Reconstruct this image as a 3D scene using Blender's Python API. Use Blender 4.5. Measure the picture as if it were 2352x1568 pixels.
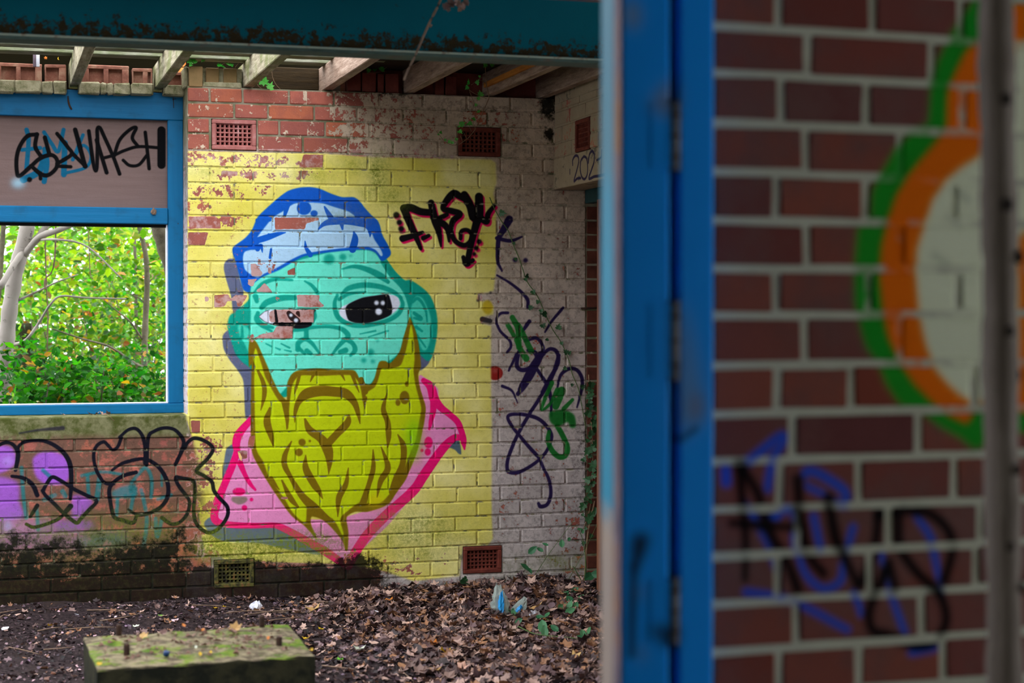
import bpy, bmesh, math, random
import numpy as np
from mathutils import Vector, Matrix, Euler

for o in list(bpy.data.objects):
    bpy.data.objects.remove(o)
scene = bpy.context.scene
COL = scene.collection
rnd = random.Random(7)
nrs = np.random.RandomState(11)

# ------------------------------------------------------------------ camera, sky, exposure
F_PX, CX, CY = 4100.0, 1176.0, 784.0
THETA, PITCH = math.radians(16.45), math.atan(62 / 4100.0)
DIST, EYE = 8.626, 1.365
cam_d = bpy.data.cameras.new('camera')
cam = bpy.data.objects.new('camera', cam_d)
COL.objects.link(cam)
cam_d.sensor_width = 36.0
cam_d.lens = F_PX / 2352 * 36.0
cam.location = (0, -DIST, EYE)
cam.rotation_euler = (math.pi / 2 - PITCH, 0, -THETA)
cam_d.dof.use_dof = True
cam_d.dof.focus_distance = 8.6
cam_d.dof.aperture_fstop = 3.1
cam_d.clip_end = 200
scene.camera = cam

world = bpy.data.worlds.new('overcast_sky')
scene.world = world
world.use_nodes = True
wnt = world.node_tree
wbg = wnt.nodes['Background']
wtc = wnt.nodes.new('ShaderNodeTexCoord')
wsep = wnt.nodes.new('ShaderNodeSeparateXYZ')
wnt.links.new(wtc.outputs['Generated'], wsep.inputs[0])
wramp = wnt.nodes.new('ShaderNodeValToRGB')
wramp.color_ramp.elements[0].position = 0.0
wramp.color_ramp.elements[0].color = (0.62, 0.66, 0.70, 1)
wramp.color_ramp.elements[1].position = 1.0
wramp.color_ramp.elements[1].color = (0.98, 1.0, 1.0, 1)
wnt.links.new(wsep.outputs['Z'], wramp.inputs[0])
wnt.links.new(wramp.outputs['Color'], wbg.inputs['Color'])
wbg.inputs['Strength'].default_value = 5.2
scene.view_settings.view_transform = 'Standard'
scene.view_settings.look = 'None'
scene.view_settings.gamma = 1.0
scene.view_settings.use_curve_mapping = False
scene.view_settings.exposure = 0.52
scene.cycles.max_bounces = 8
scene.cycles.diffuse_bounces = 5
scene.cycles.transparent_max_bounces = 6
scene.cycles.caustics_reflective = False
scene.cycles.caustics_refractive = False
scene.cycles.sample_clamp_indirect = 6.0

# ------------------------------------------------------------------ measuring from the photograph
sT, cT, sP, cP = math.sin(THETA), math.cos(THETA), math.sin(PITCH), math.cos(PITCH)
R_ = np.array([cT, -sT, 0.0])
FH = np.array([sT, cT, 0.0])
FW = FH * cP + np.array([0, 0, -sP])
UP = FH * sP + np.array([0, 0, cP])
CAM = np.array([0, -DIST, EYE])

def ray(px, py):
    return FW + R_ * ((px - CX) / F_PX) + UP * ((CY - py) / F_PX)

def onY(px, py, y=0.0):
    d = ray(px, py)
    return Vector(CAM + d * ((y - CAM[1]) / d[1]))

def onX(px, py, x):
    d = ray(px, py)
    return Vector(CAM + d * ((x - CAM[0]) / d[0]))

def onZ(px, py, z=0.0):
    d = ray(px, py)
    return Vector(CAM + d * ((z - CAM[2]) / d[2]))

def project(X, Y, Z):
    p = [X - CAM[0], Y - CAM[1], Z - CAM[2]]
    w = p[0] * FW[0] + p[1] * FW[1] + p[2] * FW[2]
    u = p[0] * R_[0] + p[1] * R_[1]
    v = p[0] * UP[0] + p[1] * UP[1] + p[2] * UP[2]
    return CX + F_PX * u / w, CY - F_PX * v / w

# ------------------------------------------------------------------ object helpers
def tag(o, label=None, cat=None, group=None, kind=None):
    if label: o['label'] = label
    if cat: o['category'] = cat
    if group: o['group'] = group
    if kind: o['kind'] = kind
    return o

def link(name, data, mat=None, parent=None, loc=None, rot=None, scale=None):
    o = bpy.data.objects.new(name, data)
    COL.objects.link(o)
    if mat is not None and data is not None and not data.materials:
        data.materials.append(mat)
    if parent is not None:
        o.parent = parent
    if loc is not None: o.location = loc
    if rot is not None: o.rotation_euler = rot
    if scale is not None: o.scale = scale
    return o

def empty(name, loc=(0, 0, 0), rot=None):
    o = bpy.data.objects.new(name, None)
    COL.objects.link(o)
    o.location = loc
    if rot is not None: o.rotation_euler = rot
    return o

def pydata(name, verts, faces, smooth=False):
    me = bpy.data.meshes.new(name)
    me.from_pydata([tuple(v) for v in verts], [], faces)
    me.update()
    if smooth:
        me.polygons.foreach_set('use_smooth', [True] * len(me.polygons))
    return me

class MB:
    """collects simple shapes in one bmesh"""
    def __init__(s):
        s.bm = bmesh.new()
    def box(s, lo, hi, bevel=0.0, rot=None, jit=0.0):
        lo, hi = Vector(lo), Vector(hi)
        c, d = (lo + hi) / 2, hi - lo
        m = Matrix.Translation(c)
        if rot is not None: m = m @ Euler(rot).to_matrix().to_4x4()
        m = m @ Matrix.Diagonal((d.x, d.y, d.z, 1))
        r = bmesh.ops.create_cube(s.bm, size=1.0, matrix=m)
        vs = r['verts']
        if bevel:
            es = list({e for v in vs for e in v.link_edges})
            b = bmesh.ops.bevel(s.bm, geom=es, offset=bevel, segments=1, affect='EDGES')
            vs = b['verts']
        if jit:
            for v in vs:
                v.co += Vector((rnd.uniform(-jit, jit), rnd.uniform(-jit, jit), rnd.uniform(-jit, jit)))
        return s
    def tube(s, pts, radii, sides=6, cap=True):
        pts = [Vector(p) for p in pts]
        if not hasattr(radii, '__len__'): radii = [radii] * len(pts)
        rings = []
        for i, p in enumerate(pts):
            t = (pts[min(i + 1, len(pts) - 1)] - pts[max(i - 1, 0)])
            if t.length < 1e-9: t = Vector((0, 0, 1))
            t.normalize()
            a = Vector((0, 0, 1)) if abs(t.z) < 0.9 else Vector((1, 0, 0))
            u = t.cross(a).normalized(); w = t.cross(u)
            rings.append([s.bm.verts.new(p + (u * math.cos(2 * math.pi * k / sides) + w * math.sin(2 * math.pi * k / sides)) * radii[i]) for k in range(sides)])
        for a, b in zip(rings, rings[1:]):
            for k in range(sides):
                f = s.bm.faces.new((a[k], a[(k + 1) % sides], b[(k + 1) % sides], b[k]))
                f.smooth = True
        if cap:
            s.bm.faces.new(rings[0]); s.bm.faces.new(list(reversed(rings[-1])))
        return s
    def prism(s, outline, axis, lo, hi):
        """outline: 2D points, extruded along axis 'x','y' or 'z'"""
        def P(a, b, t):
            return {'x': (t, a, b), 'y': (a, t, b), 'z': (a, b, t)}[axis]
        A = [s.bm.verts.new(P(a, b, lo)) for a, b in outline]
        B = [s.bm.verts.new(P(a, b, hi)) for a, b in outline]
        n = len(A)
        for k in range(n):
            s.bm.faces.new((A[k], A[(k + 1) % n], B[(k + 1) % n], B[k]))
        s.bm.faces.new(list(reversed(A))); s.bm.faces.new(B)
        return s
    def mesh(s, name, recalc=True):
        if recalc: bmesh.ops.recalc_face_normals(s.bm, faces=s.bm.faces)
        me = bpy.data.meshes.new(name)
        s.bm.to_mesh(me); s.bm.free()
        return me
    def obj(s, name, mat, parent=None, loc=None, rot=None):
        return link(name, s.mesh(name), mat, parent, loc, rot)

def crv(pts, n=6):
    """Catmull-Rom through points (any dimension)"""
    P = np.array([list(p) for p in pts], float)
    if len(P) < 3: return [tuple(p) for p in P]
    out = []
    E = np.vstack([2 * P[0] - P[1], P, 2 * P[-1] - P[-2]])
    for i in range(1, len(E) - 2):
        p0, p1, p2, p3 = E[i - 1], E[i], E[i + 1], E[i + 2]
        for k in range(n):
            t = k / n
            out.append(0.5 * (2 * p1 + (p2 - p0) * t + (2 * p0 - 5 * p1 + 4 * p2 - p3) * t * t + (3 * p1 - p0 - 3 * p2 + p3) * t ** 3))
    out.append(P[-1])
    return [tuple(p) for p in out]
# ------------------------------------------------------------------ spray paint: flat print computed here from outlines, kept in wall metres
def vnoise(h, w, cell, seed, octaves=4, gain=0.55):
    """value noise in 0..1, cell in texels"""
    rs = np.random.RandomState(seed)
    acc = np.zeros((h, w), np.float32); amp, tot = 1.0, 0.0
    for o in range(octaves):
        c = max(cell / 2 ** o, 1.5)
        gh, gw = int(h / c) + 3, int(w / c) + 3
        g = rs.rand(gh, gw).astype(np.float32)
        yy = np.arange(h) / c; xx = np.arange(w) / c
        y0 = yy.astype(int); x0 = xx.astype(int)
        fy = (yy - y0).astype(np.float32); fx = (xx - x0).astype(np.float32)
        fy = fy * fy * (3 - 2 * fy); fx = fx * fx * (3 - 2 * fx)
        a = g[y0] * (1 - fy[:, None]) + g[y0 + 1] * fy[:, None]
        acc += amp * (a[:, x0] * (1 - fx) + a[:, x0 + 1] * fx)
        tot += amp; amp *= gain
    acc /= tot
    acc = (acc - acc.mean()) / (acc.std() + 1e-6)
    return np.clip(0.5 + acc * 0.22, 0, 1)

def sstep(a, b, x):
    t = np.clip((x - a) / (b - a), 0, 1)
    return t * t * (3 - 2 * t)

def blur1(m, s):
    r = int(3 * s + 1)
    k = np.exp(-0.5 * (np.arange(-r, r + 1) / s) ** 2); k /= k.sum()
    p = np.pad(m, ((r, r), (0, 0)), mode='edge')
    o = sum(k[i] * p[i:i + m.shape[0]] for i in range(2 * r + 1))
    p = np.pad(o, ((0, 0), (r, r)), mode='edge')
    return sum(k[i] * p[:, i:i + m.shape[1]] for i in range(2 * r + 1))

class Paint:
    """a painted plane: fn(px,py) gives plane metres (a,b) for a photo pixel"""
    def __init__(s, fn, a0, a1, b0, b1, texel, base=(190, 184, 180)):
        s.fn, s.a0, s.b0, s.t = fn, a0, b0, texel
        s.w, s.h = int((a1 - a0) / texel), int((b1 - b0) / texel)
        s.a1, s.b1 = a0 + s.w * texel, b0 + s.h * texel
        s.rgb = np.ones((s.h, s.w, 3), np.float32) * (np.array(base, np.float32) / 255)
        s.al = np.zeros((s.h, s.w), np.float32)
        s.scale = None
        s.n1 = vnoise(s.h, s.w, 9, 3, 3)
    def px(s, pts):
        out = []
        for p in pts:
            q = s.fn(p[0], p[1])
            out.append(((q[0] - s.a0) / s.t, (q[1] - s.b0) / s.t))
        return np.array(out)
    def unit(s, x, y):
        a = s.px([(x, y), (x, y + 10)])
        return abs(a[1, 1] - a[0, 1]) / 10.0
    # masks -----------------------------------------------------------
    def poly_mask(s, pts, soft=1.2, smooth=True):
        Q = s.px(pts)
        if smooth:
            n = len(Q); E = np.vstack([Q[-1:], Q, Q[:2]])
            out = []
            for i in range(1, n + 1):
                p0, p1, p2, p3 = E[i - 1], E[i], E[i + 1], E[i + 2]
                for k in range(5):
                    t = k / 5
                    m1, m2 = (p2 - p0) * .38, (p3 - p1) * .38
                    out.append((2 * t ** 3 - 3 * t ** 2 + 1) * p1 + (t ** 3 - 2 * t ** 2 + t) * m1 + (-2 * t ** 3 + 3 * t ** 2) * p2 + (t ** 3 - t ** 2) * m2)
            Q = np.array(out)
        pad = int(3 * soft + 3)
        x0 = max(int(Q[:, 0].min()) - pad, 0); x1 = min(int(Q[:, 0].max()) + pad + 1, s.w)
        y0 = max(int(Q[:, 1].min()) - pad, 0); y1 = min(int(Q[:, 1].max()) + pad + 1, s.h)
        if x1 <= x0 or y1 <= y0: return None
        W, H = x1 - x0, y1 - y0
        m = np.zeros((H, W), np.float32)
        A, B = Q, np.roll(Q, -1, 0)
        xs = np.arange(W + 1) + x0
        for r in range(H):
            for sub in (0.25, 0.75):
                y = y0 + r + sub
                c = ((A[:, 1] <= y) != (B[:, 1] <= y))
                if not c.any(): continue
                a, b = A[c], B[c]
                xi = np.sort(a[:, 0] + (y - a[:, 1]) / (b[:, 1] - a[:, 1]) * (b[:, 0] - a[:, 0]))
                for i in range(0, len(xi) - 1, 2):
                    lo, hi = xi[i] - x0, xi[i + 1] - x0
                    if hi <= 0 or lo >= W: continue
                    lo, hi = max(lo, 0), min(hi, W)
                    i0, i1 = int(lo), min(int(hi), W - 1)
                    if i0 == i1: m[r, i0] += .5 * (hi - lo)
                    else:
                        m[r, i0] += .5 * (i0 + 1 - lo); m[r, i0 + 1:i1] += .5; m[r, i1] += .5 * (hi - i1)
        m = np.clip(m, 0, 1)
        if soft > 0.3: m = blur1(m, soft)
        return (y0, y1, x0, x1, m)
    def stroke_mask(s, pts, radii, soft=1.5, closed=False):
        """pts photo px, radii photo px"""
        if not hasattr(radii, '__len__'): radii = [radii] * len(pts)
        if len(radii) != len(pts):
            radii = np.interp(np.linspace(0, 1, len(pts)), np.linspace(0, 1, len(radii)), radii)
        u = s.unit(*pts[0])
        Q = s.px(pts)
        D = np.column_stack([Q, np.array(radii) * u])
        D = np.array(crv(D, 7)) if len(D) > 2 else D
        pad = D[:, 2].max() + 3 * soft + 2
        x0 = max(int(D[:, 0].min() - pad), 0); x1 = min(int(D[:, 0].max() + pad) + 1, s.w)
        y0 = max(int(D[:, 1].min() - pad), 0); y1 = min(int(D[:, 1].max() + pad) + 1, s.h)
        if x1 <= x0 or y1 <= y0: return None
        M = np.full((y1 - y0, x1 - x0), 1e3, np.float32)
        for p, q in zip(D, D[1:]) if len(D) > 1 else [(D[0], D[0])]:
            rr = max(p[2], q[2]) + 3 * soft + 2
            ax = max(int(min(p[0], q[0]) - rr), x0); bx = min(int(max(p[0], q[0]) + rr) + 1, x1)
            ay = max(int(min(p[1], q[1]) - rr), y0); by = min(int(max(p[1], q[1]) + rr) + 1, y1)
            if bx <= ax or by <= ay: continue
            gx, gy = np.meshgrid(np.arange(ax, bx) + .5, np.arange(ay, by) + .5)
            dx, dy = q[0] - p[0], q[1] - p[1]
            L = dx * dx + dy * dy + 1e-9
            t = np.clip(((gx - p[0]) * dx + (gy - p[1]) * dy) / L, 0, 1)
            d = np.hypot(gx - p[0] - t * dx, gy - p[1] - t * dy) - (p[2] + t * (q[2] - p[2]))
            v = M[ay - y0:by - y0, ax - x0:bx - x0]
            np.minimum(v, d, out=v)
        return (y0, y1, x0, x1, sstep(soft, -soft, M).astype(np.float32))
    # operations ------------------------------------------------------
    def over(s, mk, c, alpha=1.0):
        if mk is None: return
        y0, y1, x0, x1, m = mk
        m = m * alpha
        c = np.array(c, np.float32) / 255
        a = s.al[y0:y1, x0:x1]; col = s.rgb[y0:y1, x0:x1]
        na = a + m - a * m
        k = np.where(na > 1e-4, m / np.maximum(na, 1e-4), 0)[..., None]
        col[:] = col * (1 - k) + c * k
        a[:] = na
    def poly(s, pts, c, soft=1.2, alpha=1.0, smooth=True):
        s.over(s.poly_mask(pts, soft, smooth), c, alpha)
    def stroke(s, pts, r, c, soft=1.5, alpha=1.0):
        s.over(s.stroke_mask(pts, r, soft), c, alpha)
    def ell(s, x, y, rx, ry, c, soft=1.5, alpha=1.0):
        s.poly([(x + rx * math.cos(t), y + ry * math.sin(t)) for t in np.linspace(0, 2 * math.pi, 14)[:-1]], c, soft, alpha)
    def erase(s, pts, rough=0.5, alpha=1.0):
        mk = s.poly_mask(pts, 2.2, False)
        if mk is None: return
        y0, y1, x0, x1, m = mk
        n = s.n1[y0:y1, x0:x1]
        k = sstep(.42, .58, m + (n - .5) * rough) * alpha
        s.al[y0:y1, x0:x1] *= (1 - k)
    def images(s, name, moss=None, grime_shade=None):
        out = []
        for suffix, arr in (('colour', s.rgb), ('mask', np.dstack([s.al, moss if moss is not None else s.al * 0, grime_shade if grime_shade is not None else s.al * 0]))):
            im = bpy.data.images.new(name + '_' + suffix, s.w, s.h, alpha=False)
            if suffix == 'mask': im.colorspace_settings.name = 'Non-Color'
            buf = np.ones((s.h, s.w, 4), np.float32)
            buf[..., :3] = np.clip(arr, 0, 1)
            im.pixels.foreach_set(buf.ravel())
            im.update(); im.pack()
            out.append(im)
        s.img = out
        return s

def tile(ox, oy, k):
    return lambda *pts: [(ox + p[0] / k, oy + p[1] / k) for p in pts]
tH, tW, tK, tR, tL, tU = tile(480, 400, 3.1367), tile(450, 840, 3.1353), tile(880, 360, 2.9037), tile(1050, 800, 2.6125), tile(0, 930, 3.3367), tile(0, 0, 3.357)
tA1, tB1, tC1, tD1 = tile(430, 190, 5.6), tile(430, 470, 5.6), tile(430, 750, 5.6), tile(430, 1030, 5.6)
tA2, tB2, tC2, tD2 = tile(850, 190, 5.6), tile(850, 470, 5.6), tile(850, 750, 5.6), tile(850, 1030, 5.6)
t7, t8, tZ4 = tile(1620, 0, 2.011), tile(1620, 788, 2.011), tile(1240, 140, 4.6125)
kH, kK, kL, kU, kW, kR, k7 = 1 / 3.1367, 1 / 2.9037, 1 / 3.3367, 1 / 3.357, 1 / 3.1353, 1 / 2.6125, 1 / 2.011

xz = lambda px, py: (lambda v: (v.x, v.z))(onY(px, py, 0.0))
_a, _b = onY(-60, 1400), onY(1480, 150)
PW = Paint(xz, _a.x, _b.x, -0.05, 2.55, 0.0014)
BOARD_Y = 0.235
xzb = lambda px, py: (lambda v: (v.x, v.z))(onY(px, py, BOARD_Y))

def paint_mural(P):
    # photo pixel of every texel
    ax = P.a0 + (np.arange(P.w) + .5) * P.t; bz = P.b0 + (np.arange(P.h) + .5) * P.t
    PX, PY = project(ax[None, :], 0.0, bz[:, None])
    PX = PX.astype(np.float32); PY = PY.astype(np.float32)
    n_f = vnoise(P.h, P.w, 26, 21, 5, .7)      # flakes
    n_b = vnoise(P.h, P.w, 150, 22, 4)         # patches
    n_s = vnoise(P.h, P.w, 12, 23, 4, .75)     # specks
    # old whitewash, flaking
    cov = sstep(520, 900, PX + (n_b - .5) * 260) * (PY < 372) * (0.30 + .52 * sstep(640, 960, PX))
    cov = np.maximum(cov, (.98 - .06 * sstep(900, 1250, PY) - .20 * sstep(330, 200, PY)) * sstep(1095, 1120, PX))
    cov = np.maximum(cov, (.14 + .10 * sstep(560, 800, PX)) * (PY < 350))
    cov = np.maximum(cov, .92 * sstep(850, 900, PX) * sstep(1300, 1318, PY))
    cov = np.where((PX < 428), 0, cov)
    cov = np.where(PX > 1345, 0.08, cov)
    row = np.floor((2.4577 - bz) / .075).astype(int)
    colm = np.floor(ax[None, :] / .225 + .5 * (row[:, None] % 2) + .3).astype(int)
    bh = (np.sin(row[:, None] * 12.9898 + colm * 78.233) * 43758.5453) % 1.0
    cov = cov + (bh - .5) * np.where(PY < 372, .42, .10) * (cov > .2)
    v = n_f * .45 + n_s * .55
    ww = sstep(-.03, .03, (cov - .06) * .8 + .14 - v + (n_b - .5) * .30)
    ww *= (cov > .01)
    P.al[:] = ww
    P.rgb[:] = np.array((192, 183, 176), np.float32) / 255 * (0.90 + .16 * n_b[..., None]) * (1 - .12 * sstep(.60, .74, n_s) - .07 * sstep(.5, .62, n_f))[..., None]
    low = sstep(300, 1150, PY)[..., None]
    P.rgb *= np.array((1.03, .965, .89), np.float32) * (1 - low) + np.array((1.0, .985, 1.02), np.float32) * low
    # red dot left of the yellow edge
    P.ell(*tR((228, 148))[0], 46 * kR, 42 * kR, (140, 32, 28), 1.5)
    P.ell(*tR((228, 135))[0], 16 * kR, 12 * kR, (170, 90, 84), 4, .7)
    # yellow ground
    Y = (222, 210, 114)
    P.poly([(428, 346), (560, 349), (740, 352), (850, 361), (1000, 364), (1128, 366), (1139, 374), (1141, 420), (1133, 445), (1139, 470), (1141, 600), (1134, 667), (1120, 672), (1098, 674), (1096, 690), (1118, 692), (1134, 704), (1133, 722), (1105, 728), (1104, 742), (1128, 748), (1128, 900), (1130, 1000), (1129, 1180), (1132, 1236), (1120, 1254), (1064, 1257), (1056, 1322), (950, 1334), (885, 1312), (800, 1296), (600, 1290), (520, 1286), (472, 1270), (456, 1200), (452, 1060), (440, 1002), (428, 962)], Y, 3.0, 1.0, False)
    tint = (n_b - .5)[..., None]
    m = (P.rgb[..., 1:2] > P.rgb[..., 2:3] + .2)
    P.rgb[:] = np.where(m, P.rgb * (1 + tint * np.array([.12, .14, .6])), P.rgb)
    P.ell(1120, 705, 12, 16, (190, 160, 20), 3, .8)
    P.stroke([(1108, 733), (1126, 737)], [6, 5], (40, 36, 40), 3, .9)
    for x, y, r in ((1097, 690, 3), (1122, 773, 2.5), (1127, 672, 3)): P.ell(x, y, r, r, (60, 55, 60), 2, .8)
    # grey drop shadow
    G = (92, 98, 128)
    P.poly(tH((108, 690), (112, 640), (150, 608), (205, 625), (220, 750), (250, 850), (220, 985), (175, 990), (160, 880), (128, 770)), G, 1.5)
    P.poly(tC1((455, 130), (490, 72), (540, 55), (640, 250), (740, 440), (850, 560), (850, 1185), (752, 1170), (735, 900), (720, 690), (650, 560), (540, 420), (468, 280)), G, 1.5)
    P.poly(tH((1500, 1290), (1600, 1300), (1578, 1370), (1515, 1412)), G, 1.5)
    G2 = (96, 108, 130)
    P.poly(tW((280, 560), (222, 595), (203, 690), (192, 805), (225, 800), (300, 620)), G2, 1.5)
    P.poly(tW((58, 1135), (105, 1090), (170, 1150), (250, 1150), (560, 1165), (650, 1200), (930, 1330), (900, 1355), (820, 1350), (620, 1312), (450, 1275), (200, 1262), (100, 1205)), G2, 2)
    P.poly(tW((1780, 600), (1830, 540), (1895, 540), (1912, 632), (1892, 632), (1868, 606), (1830, 590)), (80, 98, 112), 1.5)
    # pink collar
    PK, HP = (228, 138, 192), (232, 14, 112)
    P.poly(tW((420, 370), (345, 430), (275, 520), (275, 590), (245, 700), (190, 850), (140, 960), (112, 1080), (130, 1135), (200, 1155), (560, 1160), (620, 1165), (760, 1245), (940, 1345), (1090, 1440), (1140, 1430), (1200, 1320), (1380, 1150), (1590, 900), (1740, 690), (1810, 560), (1890, 515), (1935, 560), (1925, 460), (1880, 370), (1800, 310), (1750, 240), (1740, 160), (1650, 85), (1600, 100), (1600, 600), (1400, 950), (1100, 1080), (800, 1100), (600, 950)), PK, 1.5)
    st = lambda pts, r, c=HP, soft=2.0, a=1.0, t=tW, k=kW: P.stroke(t(*pts), [q * k for q in r] if hasattr(r, '__len__') else r * k, c, soft, a)
    st([(395, 390), (345, 445), (305, 500), (290, 560), (295, 620), (265, 710), (232, 790), (195, 880), (158, 970), (136, 1050), (138, 1105), (185, 1135), (300, 1148), (430, 1150), (560, 1148), (620, 1165), (700, 1205), (800, 1262), (930, 1335), (1085, 1440)], [22, 26, 30, 28, 24, 26, 26, 26, 30, 28, 28, 24, 22, 20, 20, 24, 26, 28, 30, 26])
    st([(1100, 1440), (1150, 1340), (1240, 1210), (1370, 1075), (1560, 905), (1640, 790), (1730, 660), (1800, 572), (1860, 520), (1905, 515)], [30, 34, 36, 36, 36, 36, 34, 32, 26, 22])
    st([(1640, 105), (1690, 150), (1718, 240), (1765, 300), (1830, 352), (1885, 405), (1915, 480), (1928, 540), (1935, 600)], [18, 30, 34, 26, 22, 22, 22, 22, 6])
    st([(1712, 230), (1708, 330), (1692, 400), (1682, 455)], [26, 22, 16, 8])
    st([(318, 700), (352, 780), (392, 850), (428, 892)], [22, 16, 14, 8])
    for x, y, a, b in ((310, 905, 46, 28), (400, 962, 13, 13), (350, 1022, 20, 20), (1675, 552, 30, 42), (1670, 620, 22, 26), (1628, 608, 12, 12)):
        P.ell(*tW((x, y))[0], a * kW, b * kW, HP, 1.5)
    P.poly(tW((262, 945), (365, 945), (350, 985), (310, 998), (275, 980)), (140, 116, 112), 2)
    # face
    DT, LT = (8, 152, 134), (104, 228, 206)
    P.poly(tH((1240, 590), (1330, 690), (1410, 762), (1450, 762), (1530, 812), (1590, 870), (1630, 960), (1646, 1060), (1640, 1180), (1612, 1305), (1578, 1345), (1530, 1310), (1440, 1200), (1250, 1500), (650, 1580), (500, 1600), (300, 1400), (240, 1352), (190, 1290), (150, 1170), (133, 1090), (150, 1020), (200, 980), (240, 950), (290, 895), (300, 780), (620, 600), (900, 540), (1120, 530)), DT, 2.0)
    P.poly(tH((1200, 570), (1290, 690), (1350, 770), (1405, 835), (1425, 890), (1442, 965), (1445, 1060), (1400, 1200), (1370, 1290), (1250, 1380), (1205, 1450), (1150, 1520), (1060, 1480), (800, 1440), (600, 1500), (500, 1590), (440, 1500), (360, 1300), (300, 1230), (300, 1000), (298, 860), (312, 790), (420, 705), (640, 622), (900, 556), (1120, 545)), LT, 2.0)
    P.poly(tH((1490, 880), (1540, 895), (1582, 980), (1602, 1060), (1592, 1200), (1562, 1268), (1530, 1255), (1500, 1160), (1468, 1060), (1452, 980)), (70, 208, 184), 2.5)
    P.poly(tH((208, 1090), (262, 1095), (305, 1150), (295, 1300), (258, 1225), (222, 1165)), (70, 208, 184), 3)
    sh = lambda pts, r, c=DT, soft=3.0, a=.92: st(pts, r, c, soft, a, tH, kH)
    sh([(960, 682), (1050, 664), (1150, 690), (1240, 735), (1290, 775)], [5, 14, 20, 24, 14])
    sh([(1262, 630), (1325, 722), (1392, 795), (1430, 870), (1445, 955)], [26, 28, 26, 20, 8])
    sh([(955, 862), (1010, 820), (1120, 798), (1240, 812), (1330, 848), (1385, 890)], [8, 18, 20, 18, 16, 10])
    sh([(925, 870), (905, 930), (920, 1010), (965, 1058), (1050, 1090), (1150, 1086), (1270, 1060), (1360, 1010), (1396, 940), (1375, 880)], [10, 14, 18, 18, 16, 16, 16, 16, 14, 10])
    sh([(940, 900), (1010, 862), (1130, 848)], [14, 12, 6])
    sh([(325, 850), (385, 790), (480, 755), (600, 762)], [6, 14, 14, 8]); sh([(690, 770), (740, 800), (785, 855)], [5, 12, 14])
    sh([(380, 960), (420, 922), (520, 892), (620, 888)], [18, 22, 22, 18]); sh([(352, 1000), (345, 1045), (385, 1085), (460, 1104)], [14, 20, 18, 10])
    sh([(335, 880), (345, 915)], [20, 14]); sh([(380, 1092), (450, 1130)], [12, 8])
    sh([(760, 985), (765, 1030), (735, 1075)], [10, 12, 10])
    sh([(600, 1122), (690, 1110), (740, 1102), (850, 1095), (950, 1112), (1000, 1155), (992, 1190)], [14, 20, 14, 14, 16, 20, 16])
    sh([(700, 1115), (702, 1180)], [16, 18]); sh([(640, 1262), (645, 1215), (690, 1188), (740, 1215), (800, 1296)], [18, 18, 16, 14, 8]); sh([(642, 1250), (690, 1292)], [16, 10])
    sh([(705, 1272), (735, 1292)], [18, 12]); sh([(885, 1302), (940, 1232), (990, 1190), (1038, 1222), (1052, 1268), (1020, 1305)], [8, 14, 18, 16, 18, 10]); sh([(945, 1280), (985, 1268)], [16, 20])
    for x, y, r in ((865, 612, 40), (965, 597, 25), (1022, 587, 9), (1165, 1282, 25), (1115, 1340, 18), (1180, 1347, 14), (1215, 1200, 9)): P.ell(*tH((x, y))[0], r * kH, r * kH * .92, DT, 4, .92)
    for a, b in (((410, 1220), (450, 1240)), ((480, 1250), (510, 1262)), ((520, 1220), (580, 1250)), ((545, 1266), (590, 1276)), ((1090, 1150), (1200, 1128)), ((1150, 1172), (1290, 1128)), ((950, 1180), (1010, 1210))): sh([a, b], [4, 7], DT, 2.5, .8)
    sh([(1470, 920), (1500, 895), (1535, 925), (1562, 985), (1572, 1060)], [8, 12, 11, 9, 6]); sh([(1478, 1000), (1525, 1040), (1480, 1035)], [12, 16, 8]); sh([(1492, 1100), (1535, 1130)], [12, 8]); sh([(1500, 1160), (1560, 1245)], [8, 6]); sh([(238, 1100), (240, 1170)], [8, 12]); sh([(225, 1180), (275, 1290)], [6, 8])
    # eyes
    WH, BK = (216, 220, 240), (14, 14, 20)
    P.poly(tH((938, 990), (958, 955), (1000, 935), (1100, 893), (1250, 868), (1325, 870), (1362, 890), (1376, 930), (1360, 970), (1325, 1002), (1250, 1040), (1150, 1068), (1060, 1068), (990, 1052), (950, 1022)), WH, 1.5)
    P.poly(tH((985, 965), (1010, 932), (1100, 891), (1200, 874), (1287, 864), (1306, 900), (1320, 960), (1312, 1010), (1250, 1042), (1150, 1070), (1060, 1070), (1008, 1052), (990, 1010)), BK, 1.5)
    for x, y, r in ((1207, 926, 17), (1253, 927, 17), (1223, 989, 25)): P.ell(*tH((x, y))[0], r * kH, r * kH, (222, 228, 248), 2.5)
    P.poly(tH((360, 1025), (400, 990), (440, 978), (752, 972), (756, 1000), (730, 1092), (640, 1112), (475, 1088), (400, 1060)), BK, 1.5)
    P.poly(tH((360, 1025), (400, 990), (442, 976), (470, 978), (460, 1040), (478, 1088), (400, 1060)), WH, 1.5, 1, False)
    # hat
    DB, LB = (10, 84, 190), (168, 204, 236)
    P.poly(tH((170, 560), (180, 520), (260, 460), (310, 400), (350, 310), (420, 240), (500, 170), (570, 120), (650, 97), (730, 93), (800, 105), (880, 140), (960, 165), (1040, 165), (1082, 190), (1120, 240), (1170, 295), (1212, 330), (1232, 370), (1250, 440), (1290, 510), (1310, 560), (1302, 590), (1245, 626), (1200, 566), (1120, 542), (900, 558), (700, 588), (620, 624), (500, 692), (390, 738), (305, 800), (292, 850), (248, 832), (220, 740), (195, 640)), DB, 1.6)
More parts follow.
